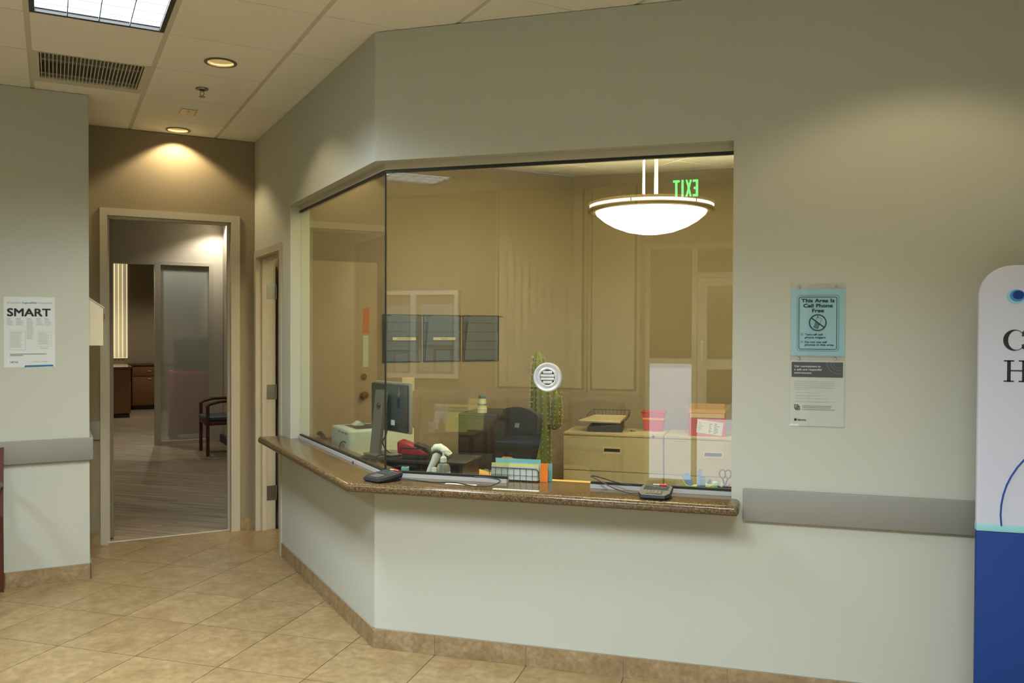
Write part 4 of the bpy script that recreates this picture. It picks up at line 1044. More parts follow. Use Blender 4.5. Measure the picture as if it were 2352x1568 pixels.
# ------------------------------------------------------------------ office chair
oc_ = thing('office_chair', 'black high-backed office chair turned sideways at the desk', 'chair', (.030, 1.410, 0), -G45)
for k in range(5):
    a = 2 * PI * k / 5 + .3
    b = MB(); b.tube([(.03 * math.cos(a), .03 * math.sin(a), .10), (.30 * math.cos(a), .30 * math.sin(a), .075)], .018, n=8); lg = b.build('leg', M_BLACK, oc_)
    cst = MB().lathe([(0, -.018), (.026, -.018), (.028, 0), (.026, .018), (0, .018)], c=(.30 * math.cos(a), .30 * math.sin(a), .0285), axis='y', n=16).build('caster', M_BLACK, lg)
MB().cyl((0, 0, .09), (0, 0, .42), .026, n=16).build('gas_column', M_CHAR, oc_)
MB().rbox((-.25, -.26, .42), (.25, .23, .50), .035, 3).build('seat', M_BLACK, oc_)
Mb = Matrix.Translation((0, .235, .46)) @ Matrix.Rotation(math.radians(-13), 4, 'X')
b = MB(Mb)
Mb = Mb @ Matrix.Diagonal((1.18, 1, 1, 1))
b.M = Mb
bp = [(-.185, .02), (.185, .02)] + [(.185 + .045 * math.sin(PI * i / 12), .02 + .50 * i / 8) for i in range(1, 8)] + arc(.165, .545, .045, 10, 90, 5) + [(.08, .608), (0, .612), (-.08, .608)] + arc(-.165, .545, .045, 90, 170, 5) + [(-.185 - .045 * math.sin(PI * i / 12), .02 + .50 * i / 8) for i in range(7, 0, -1)]
b.rprism(bp, -.022, .026, .012, 'y'); bk = b.build('backrest', mat('black_mesh_fabric', L(26, 28, 30), .8), oc_)
b = MB(Mb); b.box((-.02, -.0232, .47), (.03, -.0222, .50)); b.build('care_tag', M_GREYINK, bk, 0)
for sx in (-1, 1):
    b = MB(); b.tube([(sx * .27, .10, .46), (sx * .30, .11, .55), (sx * .30, .05, .66), (sx * .295, -.06, .695), (sx * .29, -.18, .675), (sx * .285, -.23, .60), (sx * .27, -.16, .50), (sx * .25, -.10, .46)], .020, n=10, flat=1.2); b.build('armrest', M_BLACK, oc_)

# ------------------------------------------------------------------ office walls: file pockets, switch
grp = 'wire file pockets on the office wall'
def pocket(label, x0, x1, strip):
    w = x1 - x0
    t = thing('file_pocket', label, 'file holder', g2m(x0, YC, 1.30), G45, grp)
    b = MB(); yb0 = -.006
    for x in (.004, w - .004): b.tube([(x, yb0, 0), (x, yb0, .405)], .003, n=6)
    for z in (0.0, .405): b.tube([(.004, yb0, z), (w - .004, yb0, z)], .003, n=6)
    for sx in (.004, w - .048): b.tube([(sx, yb0, .405), (sx + .044, yb0, .405), (sx + .044, yb0 - .082, .405 - .01), (sx, yb0 - .082, .405 - .01)], .0025, n=6, closed=True)
    b.build('wire_frame', M_WIRE, t)
    b = MB(); b.faces([(.016, -.014, .01), (w - .05, -.014, .01), (w - .06, -.088, .39), (.022, -.088, .39), (.016, -.0165, .01), (w - .05, -.0165, .01), (w - .06, -.0905, .39), (.022, -.0905, .39)], [(0, 1, 2, 3), (4, 7, 6, 5), (0, 4, 5, 1), (2, 6, 7, 3), (0, 3, 7, 4), (1, 5, 6, 2)])
    fr = b.build('front_panel', M_MESH, t, 0)
    MB().box((.012, -.0055, .006), (w - .012, -.003, .398)).build('back_panel', M_MESH, t, 0)
    b = MB()
    for k in range(1, 5):
        z = .08 * k + .02; y = -.014 - .074 * (z - .01) / .38
        for sx in (.008, w - .008):
            b.tube([(sx, -.006, z), (sx + (.010 if sx < .1 else -.045), y, z)], .0018, n=5)
        b.tube([(.018, y - .003, z), (w - .056, y - .003, z)], .0013, n=5)
    b.build('side_wires', M_WIRE, t)
    if strip:
        z = .20; y = -.014 - .074 * (z - .01) / .38 - .006
        s_ = MB().box((w / 2 - .105, y - .001, z - .012), (w / 2 + .105, y, z + .012)).build('name_strip', M_CREAM, t, 0)
        text('strip_text', strip, .017, M_INK, s_, (w / 2, y - .0012, z - .006), 'CENTER')
    return t
pocket('wire file pocket with a name strip nearest the glass corner', 1.055, 1.410, 'APPOINTMENTS')
pocket('wire file pocket with a name strip in the middle of three', 1.425, 1.785, 'WALK-IN')
pocket('wire file pocket without a strip beside the office corner', 1.802, 2.170, None)
sp_ = thing('switch_plate', 'cream double wall plate above the monitor', 'wall plate', g2m(1.290, YC, 1.107), G45)
MB().rbox((-.058, -.006, -.060), (.058, -.0005, .060), .003).build('plate', M_CREAM, sp_)
for x in (-.025, .025): MB().rbox((x - .006, -.012, -.012), (x + .006, -.005, .012), .002).build('toggle', M_CREAM, sp_)

# ------------------------------------------------------------------ black pedestal and cup stack
bc = thing('black_pedestal', 'black drawer pedestal behind the office chair', 'cabinet', (-.27, 2.66, 0))
MB().rbox((-.17, -.26, .04), (.15, .26, .925), .006).build('body', M_BLACK, bc)
for k in range(3): MB().rbox((-.158, -.274, .07 + .285 * k), (.138, -.26, .335 + .285 * k), .004).build('drawer', M_DARKCAB, bc)
MB().box((-.15, -.24, 0), (.13, .24, .04)).build('plinth', M_DARKCAB, bc, 0)
cu = thing('paper_cup_stack', 'stack of upturned paper cups with a blue base band', 'paper cups', (-.275, 2.50, .926))
for k in range(7):
    b = MB(); z = .0055 * k
    b.lathe([(.038, z), (.0395, z + .002), (.038, z + .004), (.036, z + .006), (.0275, z + .100), (.0, z + .100)], n=24)
    b.build('cup', M_PAPER if k < 6 else M_CREAM, cu)
MB().lathe([(.0302, .112), (.0285, .1345), (.0, .1350)], n=24).build('blue_base', mat('slate_blue_print', L(70, 110, 128), .6), cu)
MB().lathe([(.0362, .060), (.0350, .072)], n=24, caps=False).build('band', mat('slate_blue_print', (0, 0, 0)), cu)

# ------------------------------------------------------------------ cactus
ca = thing('cactus', 'tall spiny green cactus with one arm beside the filing cabinets', 'cactus', (.095, 2.92, 0))
MB().lathe([(0, 0), (.12, 0), (.15, .24), (.165, .25), (.165, .28), (.145, .28), (.14, .25), (0, .25)], n=32).build('pot', M_POT, ca)
MB().lathe([(0, .252), (.138, .252), (.05, .262), (0, .262)], n=24).build('soil', M_DARKCAB, ca)
def ribbed(path, ribs=11, depth=.16):
    b = MB(); n = ribs * 4; rings = []
    for p, r in path:
        for i in range(n):
            a = 2 * PI * i / n; rr = r * (1 - depth * (0.5 - 0.5 * math.cos(a * ribs)))
            rings.append((p[0] + rr * math.cos(a), p[1] + rr * math.sin(a), p[2]))
    fs = []
    for j in range(len(path) - 1):
        for i in range(n): fs.append((j * n + i, j * n + (i + 1) % n, (j + 1) * n + (i + 1) % n, (j + 1) * n + i))
    fs.append(tuple(range((len(path) - 1) * n, len(path) * n)))
    b.faces(rings, fs); return b
trunk = [((.0, 0, .25), .082), ((.0, 0, .55), .084), ((-.002, 0, .80), .083), ((-.006, 0, 1.0), .080), ((-.012, 0, 1.15), .072), ((-.020, 0, 1.27), .058), ((-.024, 0, 1.35), .044), ((-.026, 0, 1.39), .026), ((-.026, 0, 1.402), .008)]
arm = [((.118, -.02, .765), .012), ((.124, -.02, .775), .030), ((.130, -.02, .80), .043), ((.133, -.02, .90), .046), ((.134, -.02, 1.0), .042), ((.134, -.02, 1.06), .032), ((.134, -.02, 1.095), .014), ((.134, -.02, 1.10), .004)]
small = [((-.13, -.05, .25), .04), ((-.125, -.05, .40), .047), ((-.12, -.05, .58), .044), ((-.118, -.05, .66), .03), ((-.118, -.05, .69), .008)]
ribbed(trunk).build('trunk', M_CACTUS, ca, 60); ribbed(arm, 8).build('arm', M_CACTUS, ca, 60); ribbed(small, 8).build('offset', M_CACTUS, ca, 60)
MB().tube([(.05, -.01, .82), (.10, -.015, .81), (.125, -.02, .83)], .028, n=10).build('arm_joint', M_CACTUS, ca)
b = MB(); R = random.Random(11)
for path, ribs, step in ((trunk, 11, .045), (arm, 8, .035), (small, 8, .035)):
    z = path[0][0][2] + .02
    while z < path[-1][0][2] - .01:
        for j in range(len(path) - 1):
            if path[j][0][2] <= z <= path[j + 1][0][2]: break
        f_ = (z - path[j][0][2]) / (path[j + 1][0][2] - path[j][0][2])
        p = [path[j][0][q] + f_ * (path[j + 1][0][q] - path[j][0][q]) for q in range(3)]; r = path[j][1] + f_ * (path[j + 1][1] - path[j][1])
        for k in range(ribs):
            a = 2 * PI * k / ribs; base = Vector((p[0] + r * math.cos(a), p[1] + r * math.sin(a), z + R.uniform(-.012, .012)))
            for q in range(5):
                dr = Vector((math.cos(a) + R.uniform(-.9, .9), math.sin(a) + R.uniform(-.9, .9), R.uniform(-.9, .9))).normalized()
                s_ = dr.orthogonal().normalized() * .0015; e = base + dr * R.uniform(.012, .024)
                b.faces([base - s_, base + s_, e], [(0, 1, 2)])
                s_ = dr.cross(s_).normalized() * .0015; b.faces([base - s_, base + s_, e], [(0, 1, 2)])
        z += step
o = b.build('spines', M_SPINE, ca, 0); o['kind'] = 'stuff'

# ------------------------------------------------------------------ filing cabinets and what stands on them
def lateral(label, s0, lock, hx):
    c = thing('filing_cabinet', label, 'filing cabinet', (s0, 3.32, 0), 0, 'putty lateral filing cabinets'); w = .858
    MB().box((0, .018, .03), (w, .50, .672)).build('body', M_CAB, c, 0)
    MB().rbox((0, 0, .675), (w, .50, .697), .003).build('top', M_CAB, c)
    MB().box((.01, .03, 0), (w - .01, .49, .03)).build('plinth', M_DARKCAB, c, 0)
    for z0, z1 in ((.378, .671), (.055, .372)):
        zc = (z0 + z1) / 2 + .028
        b = MB(); a, e, h0, h1 = hx - .072, hx + .072, zc - .022, zc + .022
        b.box((.003, 0, z0), (a, .016, z1)); b.box((e, 0, z0), (w - .003, .016, z1)); b.box((a, 0, z0), (e, .016, h0)); b.box((a, 0, h1), (e, .016, z1))
        dr = b.build('drawer', M_CAB, c, 0)
        MB().box((a, .012, h0), (e, .016, h1)).build('recess', M_DARKCAB, dr, 0)
        b = MB(); ring(b, [(a - .004, h0 - .004), (e + .004, h0 - .004), (e + .004, h1 + .004), (a - .004, h1 + .004)], [(a + .003, h0 + .012), (e - .003, h0 + .012), (e - .003, h1 - .003), (a + .003, h1 - .003)], -.003, .003); b.build('handle_frame', M_CREAM, dr, 0)
    if lock: MB().lathe([(.011, 0), (.011, -.005), (0, -.006)], c=(lock, .0, .686), axis='y', n=16).build('lock', M_CHAR, c)
    b = MB(); b.box((.08, -.0005, .652), (.19, 0, .657)); b.build('drawer_label', M_GREYINK, c, 0)
    return c
lateral('putty lateral filing cabinet with the wire basket on top', .192, .775, .425)
lateral('putty lateral filing cabinet with the red carton on top', 1.056, None, .400)
ZF = .6975
ds = thing('postal_scale', 'dark grey postal scale under a beige tray on the cabinet', 'scale', (.52, 3.57, ZF), .10)
MB().rprism([(-.15, 0), (.15, 0), (.15, .075), (.06, .068), (-.15, .040)], -.15, .13, .004, 'y').build('body', M_CHAR, ds)
MB().box((-.12, -.12, .060), (.12, .10, .0755)).build('platform', M_BLACK, ds, 0)
by = thing('beige_tray', 'shallow beige plastic tray lying on the postal scale', 'tray', (.505, 3.555, ZF + .090), .06)
b = MB(Matrix.Rotation(math.radians(4), 4, 'X'))
b.prism([(-.20, -.15), (.155, -.15), (.175, .15), (-.10, .15)], 0, .006); by0 = b
by0.build('tray_floor', M_CREAM, by, 0)
b = MB(Matrix.Rotation(math.radians(4), 4, 'X')); b.tube([(-.20, -.15, .012), (.155, -.15, .012), (.175, .15, .012), (-.10, .15, .012)], .009, n=8, closed=True); b.build('tray_rim', M_CREAM, by)
wk = thing('wire_basket', 'black wire letter basket behind the beige tray', 'basket', (.53, 3.70, ZF + .075), .02)
b = MB(); z1 = .085
b.tube([(-.19, -.10, .05), (-.17, .10, z1), (.17, .10, z1), (.19, -.10, .05)], .003, n=6); b.build('top_wire', M_WIRE, wk)
b = MB(); b.tube([(-.15, -.09, 0), (-.14, .085, 0), (.14, .085, 0), (.15, -.09, 0)], .003, n=6); b.build('bottom_wire', M_WIRE, wk)
b = MB()
for k in range(10): x = -.16 + .32 * k / 9; b.tube([(x, .10, z1), (x * .85, .085, 0)], .0016, n=5)
for k in range(5):
    f_ = k / 4
    for sg_ in (-1, 1): b.tube([(sg_ * (.19 - .02 * f_), -.10 + .2 * f_, .05 + .035 * f_), (sg_ * (.15 - .01 * f_), -.09 + .175 * f_, 0)], .0016, n=5)
b.build('upright_wires', M_WIRE, wk)
sh = thing('sharps_bin', 'red patterned bin with a yellow band on the cabinet', 'bin', (.925, 3.70, ZF))
def tub(z0, z1, w0, w1, d0, d1): return [(-w0, -d0, z0), (w0, -d0, z0), (w0, d0, z0), (-w0, d0, z0), (-w1, -d1, z1), (w1, -d1, z1), (w1, d1, z1), (-w1, d1, z1)]
b = MB(); b.faces(tub(0, .168, .078, .098, .06, .078), [(3, 2, 1, 0), (0, 1, 5, 4), (1, 2, 6, 5), (2, 3, 7, 6), (3, 0, 4, 7)]); b.faces(tub(.004, .168, .075, .095, .057, .075), [(0, 1, 2, 3), (0, 4, 5, 1), (1, 5, 6, 2), (2, 6, 7, 3), (3, 7, 4, 0)]); b.build('tub', M_RED, sh, 0)
b = MB(); b.tube([(-.101, -.081, .166), (.101, -.081, .166), (.101, .081, .166), (-.101, .081, .166)], .006, n=8, closed=True); b.build('rim', M_RED, sh)
b = MB(); b.faces(tub(.098, .114, .0905, .0925, .0715, .0735), [(0, 1, 5, 4), (1, 2, 6, 5), (2, 3, 7, 6), (3, 0, 4, 7)]); b.build('yellow_band', M_YEL, sh, 0)
b = MB(); R = random.Random(2)
for k in range(26):
    z = R.uniform(.008, .09) if k < 18 else R.uniform(.12, .15); w = .078 + .02 * z / .168 - .008; x = R.uniform(-w, w); y = -(.06 + .018 * z / .168) - .0006; r = R.uniform(.002, .005)
    b.prism([(x + r * math.cos(2 * PI * i / 8), z + r * math.sin(2 * PI * i / 8)) for i in range(8)], y - .0004, y + .0003, 'y')
b.build('spot_print', mat('dark_red_print', L(110, 16, 26), .5), sh, 0)
pp = thing('paper_sheet', 'blank sheet of paper at the front edge of the cabinet', 'paper', (.875, 3.50, ZF), .05)
MB().prism([(-.15, -.055), (.145, -.055), (.16, .055), (-.12, .055)], .0, .0012).build('sheet', M_PAPER, pp, 0)
ky = thing('key_bunch', 'bunch of brass keys lying on the paper sheet', 'keys', (.735, 3.50, ZF + .0015), .4)
b = MB(); b.tube([(.014 * math.cos(a), .014 * math.sin(a), .004) for a in [PI / 6 * i for i in range(12)]], .0013, n=6, closed=True); b.build('ring', M_CHROME, ky)
for k, a in enumerate((.2, 1.0, 1.9, -0.7)):
    b = MB(Matrix.Rotation(a, 4, 'Z') @ Matrix.Rotation(.15 * k, 4, 'X')); b.lathe([(.011, .001), (.011, .004), (0, .004)], c=(.024, 0, .003 * k), n=14); b.box((.034, -.004, .001 + .003 * k), (.062, .004, .003 + .003 * k)); b.build('key', M_BRASS if k % 2 else M_CHROME, ky)
rbx = thing('red_carton', 'open red carton with a shipping label on the cabinet', 'carton', (1.395, 3.53, ZF), .06)
b = MB(); w, d_, h = .150, .145, .195
for a, e in (((-w, -d_, 0), (w, -d_ + .004, h)), ((-w, d_ - .004, 0), (w, d_, h)), ((-w, -d_ + .004, 0), (-w + .004, d_ - .004, h)), ((w - .004, -d_ + .004, 0), (w, d_ - .004, h)), ((-w + .004, -d_ + .004, 0), (w - .004, d_ - .004, .004))): b.box(a, e)
b.build('body', M_REDBOX, rbx, 0)
MB().prism([(-d_ + .004, h), (-d_ + .008, h), (-d_ + .075, h + .020), (-d_ + .073, h + .024)], -w + .006, w - .006, 'x').build('flap', M_CARD, rbx, 0)
MB().prism([(d_ - .008, h), (d_ - .004, h), (d_ + .010, h + .055), (d_ + .006, h + .055)], -w + .006, w - .006, 'x').build('flap', M_CARD, rbx, 0)
for sg_ in (-1, 1): MB().prism([(sg_ * (w - .006), h), (sg_ * (w - .002), h), (sg_ * (w + .03), h + .045), (sg_ * (w + .026), h + .048)], -d_ + .08, d_ - .01, 'y').build('flap', M_CARD, rbx, 0)
MB().box((-w + .012, -d_ - .0008, h - .040), (w - .012, -d_ - .0002, h - .004)).build('tape_strip', M_CREAM, rbx, 0)
b = MB(Matrix.Translation((.02, -d_ - .001, .075)) @ Matrix.Rotation(math.radians(7), 4, 'Y')); b.box((-.105, -.0006, -.055), (.105, .0004, .055)); lb = b.build('shipping_label', M_PAPER, rbx, 0)
b = MB(Matrix.Translation((.02, -d_ - .0018, .075)) @ Matrix.Rotation(math.radians(7), 4, 'Y')); R = random.Random(8)
for k in range(7): b.box((-.005, -.0002, -.045 + .012 * k), (R.uniform(.005, .02), .0002, -.040 + .012 * k))
for k in range(9): b.box((.035, -.0002, -.045 + .010 * k), (R.uniform(.05, .085), .0002, -.041 + .010 * k))
for k in range(6): b.box((-.095, -.0002, -.04 + .014 * k), (R.uniform(-.08, -.05), .0002, -.037 + .014 * k))
b.build('label_print', M_INK, lb, 0)

# ------------------------------------------------------------------ on the counter and desk, right to left
def terminal(label, loc, rz, cable_pts):
    t = thing('card_terminal', label, 'card terminal', loc, rz, 'black card payment terminals')
    b = MB()
    ou = [(-.070, -.045), (-.052, -.082), (.052, -.082), (.070, -.045), (.070, .060), (.060, .075), (-.060, .075), (-.070, .060)]
    sl_ = lambda y: .022 + (y + .082) * .11
    n = len(ou)
    vs = [(x * .90, y * .93, .003) for x, y in ou] + [(x, y, sl_(y) - .012) for x, y in ou] + [(x * .96, y * .97, sl_(y)) for x, y in ou]
    fs = [tuple(range(n))[::-1], tuple(range(2 * n, 3 * n))] + [(i, (i + 1) % n, n + (i + 1) % n, n + i) for i in range(n)] + [(n + i, n + (i + 1) % n, 2 * n + (i + 1) % n, 2 * n + i) for i in range(n)]
    b.faces(vs, fs); b.build('body', mat('terminal_plastic', L(44, 46, 50), .45), t, 30)
    tilt = Matrix.Translation((0, 0, .022 + .082 * .11)) @ Matrix.Rotation(math.atan(.11), 4, 'X')
    b = MB(tilt); b.box((-.054, .002, .0002), (.054, .058, .0012)); b.build('screen', mat('screen_glass', L(70, 78, 82), .12), t, 0)
    b = MB(tilt); b.rbox((-.034, -.062, -.001), (.034, -.012, .0012), .001); b.build('keypad_well', M_BLACK, t)
    kk = MB(tilt).rbox((-.0065, -.004, 0), (.0065, .004, .003), .001).mesh('key_cap')
    for i in range(4):
        for j in range(4):
            o = obj('key_cap', kk, mat('key_grey', L(112, 106, 92), .6), t); o.location = (-.0245 + .0163 * i, -.055 + .0118 * j, -.006 + .0013 * j)
    b = MB(tilt); b.tube([(-.02, .066, .0045), (.035, .066, .0045)], .0032, n=8); b.build('stylus', M_CREAM, t)
    b = MB(tilt); b.tube([(.008, .066, .005), (.040, .066, .005)], .0046, n=8); b.build('stylus_grip', M_CORAL, t)
    MB().box((-.05, -.0795, .010), (.05, -.077, .013)).build('card_slot', M_BLACK, t, 0)
    if cable_pts: MB().tube(cable_pts, .003, n=8).build('cable', M_BLACK, t)
    return t
terminal('black card terminal at the corner of the granite counter', (.070, -.050, ZT), -.42,
         [tuple(Matrix.Rotation(.42, 3, 'Z') @ Vector(q)) for q in smooth_path([(.070, .015, .012), (.16, .025, .005), (.28, .0, .005), (.38, -.02, .014), (.48, -.05, .008), (.56, -.045, .012), (.60, .0, .03), (.53, .04, .034), (.45, .06, .030)])])
terminal('black card terminal at the long end of the granite counter', (1.392, -.060, ZT), -.03,
         smooth_path([(-.066, .02, .012), (-.12, .02, .006), (-.20, .045, .020), (-.29, .085, .050), (-.315, .10, .058), (-.28, .10, .056), (-.20, .075, .042), (-.12, .060, .032)]))
rk = thing('file_rack', 'small wire rack of coloured cards in the pass-through opening', 'file rack', (.685, .150, ZT))
for y in (-.032, .030):
    b = MB(); hw, hh = .125, .062
    b.tube([(x, y, z + .002) for x, z in [(-hw, .002), (hw, .002), (hw, hh - .012), (hw - .012, hh), (-hw + .012, hh), (-hw, hh - .012)]], .0022, n=6, closed=True); b.build('wire_frame', M_WIRE, rk)
    b = MB()
    for k in range(1, 8): x = -hw + 2 * hw * k / 8; b.tube([(x, y, .003), (x, y, hh + .001)], .0012, n=5)
    b.tube([(-hw, y, .03), (hw, y, .03)], .0012, n=5); b.build('wire_grid', M_WIRE, rk)
b = MB(); [b.tube([(x, -.032, .003), (x, .030, .003)], .002, n=6) for x in (-.12, -.04, .04, .12)]; b.build('bottom_wires', M_WIRE, rk)
def card(name, label, x0, x1, y, h, m_, lean=0.06, z=.006):
    t = thing(name, label, 'cards', ((x0 + x1) / 2, y, ZT + z)); hw = (x1 - x0) / 2
    b = MB(Matrix.Rotation(lean, 4, 'X'))
    b.prism([(-hw, 0), (hw, 0), (hw, h), (-hw, h)], 0, .0012, 'y'); b.build('card_front', m_, t, 0)
    b = MB(Matrix.Rotation(lean, 4, 'X')); b.prism([(-hw + .002, 0), (hw - .002, 0), (hw - .002, h - .002), (-hw + .002, h - .002)], .0018, .0042, 'y'); b.build('card_stack', m_, t, 0)
card('white_card_stack', 'white cards at the front of the wire rack', .568, .800, .126, .066, M_PAPER, .0)
card('yellow_card_stack', 'pale yellow cards behind the white ones in the rack', .566, .806, .136, .078, M_PYEL, .0)
card('cyan_card_stack', 'cyan cards standing tallest in the wire rack', .582, .812, .148, .100, M_CYAN, -.02)
card('orange_folder', 'bright orange folder leaning at the end of the rack', .812, .850, .138, .090, M_ORANGE, -.03, .001)
card('teal_folder', 'teal folder edge behind the orange folder', .838, .866, .165, .085, M_TEAL, -.05, .001)
o = thing('orange_tab_card', 'orange tab card peeping over the cyan cards', 'cards', (.640, .158, ZT + .006)); MB().prism([(-.03, 0), (.03, 0), (.03, .100), (.018, .106), (-.022, .106), (-.03, .100)], 0, .001, 'y').build('card', M_ORANGE, o, 0); MB().box((-.02, -.0004, .085), (.01, 0, .088)).build('tab_print', M_INK, o, 0)
for nm, lb_, s0, s1, t0, rz in (('label_strip', 'white label strip on the granite in front of the sill rail', .390, .548, -.048, -.02), ('label_strip', 'longer white label strip on the granite before the card rack', .648, .866, -.105, .03)):
    t = thing(nm, lb_, 'label', ((s0 + s1) / 2, t0 + .01, ZT + .0002), rz, 'white label strips on the counter'); hw = (s1 - s0) / 2
    MB().box((-hw, -.012, 0), (hw, .012, .0008)).build('strip', M_PAPER, t, 0)
    b = MB(); R = random.Random(4); [b.box((-hw * .8 + hw * 1.6 * k / 12, -.004, .0008), (-hw * .8 + hw * 1.6 * (k + R.uniform(.4, .8)) / 12, .004, .0010)) for k in range(12)]; b.build('print', M_GREYINK, t, 0)
# desk organiser at the right jamb
og = thing('desk_organiser', 'yellow rimmed desk organiser tray by the window jamb', 'organiser', (1.555, .290, .741))
b = MB(); b.box((-.055, -.05, 0), (.055, .05, .095)); b.build('box', M_LIME, og, 0)
b = MB(); b.tube([(-.072, -.045, .132), (-.058, -.05, .108), (-.03, -.052, .099), (.03, -.052, .099), (.055, -.05, .106), (.078, -.045, .124)], .0035, n=8); b.build('rim', M_LIME, og)
for nm, lb_, x, dx, h, m_, tilt_ in (('blue_note_card', 'blue note card leaning outward in the organiser', 1.512, .020, .062, M_BLUECARD, -.35), ('blue_note_card', 'tall blue note card standing upright in the organiser', 1.553, .007, .085, M_BLUECARD, .12), ('blue_note_block', 'slate blue note block in the organiser', 1.572, .013, .052, mat('slate_blue_card', L(84, 110, 150), .6), .0)):
    t = thing(nm, lb_, 'note card', (x, .285, .8365)); b = MB(Matrix.Rotation(tilt_, 4, 'Y')); b.rbox((-dx, -.003, 0), (dx, .003, h), .0015, 1); b.build('card', m_, t); b = MB(Matrix.Rotation(tilt_, 4, 'Y')); b.box((-dx * .8, -.0036, h * .7), (dx * .8, -.0031, h * .8)); b.build('printed_line', M_GREYINK, t, 0)
t = thing('eraser', 'pale eraser with grey tip in the organiser', 'eraser', (1.600, .285, .8365)); MB().rbox((-.014, -.008, 0), (.012, .008, .016), .003).build('rubber', M_CREAM, t); MB().prism([(-.008, .016), (.012, .016), (.012, .034), (.006, .040)], -.006, .006, 'y').build('tip', M_CHAR, t, 0)
pc = thing('pencil_cup', 'dark pencil cup holding scissors by the window jamb', 'pencil cup', (1.678, .300, .741)); MB().lathe([(0, 0), (.030, 0), (.032, .100), (.029, .100), (.027, .004), (0, .004)], n=24).build('cup', M_CHAR, pc); MB().lathe([(.0325, .085), (.034, .09), (.0325, .095)], n=24, caps=False).build('band', M_BLACK, pc)
t = thing('glue_stick', 'green glue stick with pale cap beside the pencil cup', 'glue stick', (1.630, .275, .741)); MB().lathe([(0, 0), (.012, 0), (.012, .098), (.0, .098)], n=18).build('tube', M_GREEN, t); MB().lathe([(.0125, .098), (.0125, .122), (.010, .124), (0, .124)], n=18).build('cap', mat('pale_green_plastic', L(150, 220, 170), .4), t)
t = thing('scissors', 'black handled scissors standing in the pencil cup', 'scissors', (1.674, .298, .750)); 
for sg_, cx in ((-1, -.010), (1, .016)):
    b = MB(); b.tube([(cx + .014 * math.cos(a), 0, .150 + .020 * math.sin(a)) for a in [PI / 8 * i for i in range(16)]], .0032, n=6, closed=True); b.tube([(cx, 0, .131), (0, 0, .095)], .004, n=6); b.build('handle', M_BLACK, t)
    MB().prism([(-.004, .0), (.003, .0), (.005, .098), (-.005, .098)], -.001 + .002 * sg_, .001 + .002 * sg_, 'y').build('blade', M_CHROME, t, 0)
for nm, lb_, x, y, m_, m2 in (('marker_pen', 'yellow highlighter in the pencil cup', 1.659, .300, M_LIME, M_PYEL), ('marker_pen', 'red marker in the pencil cup', 1.694, .296, M_CORAL, M_RED)):
    t = thing(nm, lb_, 'marker', (x, y, .746), 0, 'markers in the pencil cup'); MB().cyl((0, 0, 0), (.001, 0, .08), .0055, n=12).build('barrel', m_, t); MB().cyl((.001, 0, .08), (.002, 0, .112), .006, .004, n=12).build('cap', m2, t)
t = thing('ballpoint_pen', 'dark blue pen leaning beside the glue stick', 'pen', (1.648, .262, .741)); MB().cyl((0, 0, 0), (-.004, .012, .112), .004, n=10).build('barrel', M_DKTEAL, t); MB().cyl((-.004, .012, .112), (-.0045, .013, .12), .0025, n=8).build('clicker', M_CHROME, t)

# ------------------------------------------------------------------ lobby wall behind the camera, mirrored in the glass
case = thing('bulletin_case', 'white framed bulletin case with two glass doors, mirrored in the glass', 'bulletin case', (-1.80, TR, 1.055), PI)
MB().box((-.52, -.02, 0), (.52, -.001, .945)).build('cork_back', M_CORK, case, 0)
for a, e in (((-.52, -.06, 0), (.52, -.02, .045)), ((-.52, -.06, .90), (.52, -.02, .945)), ((-.52, -.06, .045), (-.475, -.02, .90)), ((.475, -.06, .045), (.52, -.02, .90)), ((-.03, -.06, .045), (.03, -.02, .90))): MB().box(a, e).build('frame_bar', M_WHITE, case, 0)
for a, e in ((-.475, -.03), (.03, .475)): MB().box((a, -.050, .045), (e, -.046, .90)).build('glass_door', M_ACRYL, case, 0)
for x in (-.05, .05): MB().lathe([(.010, 0), (.010, -.012), (0, -.014)], c=(x, -.06, .45), axis='y', n=12).build('knob', M_CHAR, case)
R = random.Random(6)
for x0, x1, z0, z1, mm in ((-.44, -.07, .36, .80, M_PAPER), (-.45, -.06, .80, .87, M_PURPLE), (.06, .44, .30, .78, M_PAPER), (.06, .44, .78, .87, M_PURPLE), (-.42, -.26, .08, .30, M_PAPER), (-.22, -.06, .08, .32, M_PAPER), (.08, .22, .07, .26, M_PAPER), (.25, .43, .07, .26, M_AQUA)):
    o = MB().box((x0, -.0225, z0), (x1, -.0205, z1)).build('posted_sheet', mm, case, 0)
    if mm is M_PAPER:
        b = MB(); lines(b, x0 + .02, x1 - .02, [z1 - .03 - .02 * k for k in range(int((z1 - z0) / .02) - 2)], .004, -.0226, .3, R); b.build('fine_print', M_GREYINK, o, 0)
def blind(n, label, s0, s1):
    w_ = sempty('window_%d' % n, label, (s1, TR, 0), PI); wd_ = s1 - s0
    MB().box((-.03, -.012, .95), (wd_ + .03, -.002, 3.02)).build('pane', M_DKGLASS, w_, 0)
    b = MB(); b.box((-.05, -.03, .93), (wd_ + .05, -.002, .965)); b.box((-.05, -.03, .965), (-.025, -.002, 3.03)); b.box((wd_ + .025, -.03, .965), (wd_ + .05, -.002, 3.03)); b.build('frame', M_FRAME, w_, 0)
    MB().box((-.01, -.085, 2.985), (wd_ + .01, -.035, 3.035)).build('head_rail', M_BLIND, w_, 0)
    k = int(round(wd_ / .082)); me = MB(Matrix.Rotation(math.radians(9), 4, 'Z')).box((-.0445, -.0008, .985), (.0445, .0008, 2.985)).mesh('blind_slat', 0)
    for i in range(k):
        o = obj('blind_slat', me, M_BLIND, w_); o.location = (wd_ * (i + .5) / k, -.058, 0)
blind(4, 'wide closed vertical blind on the lobby wall, mirrored in the glass', -.82, .06)
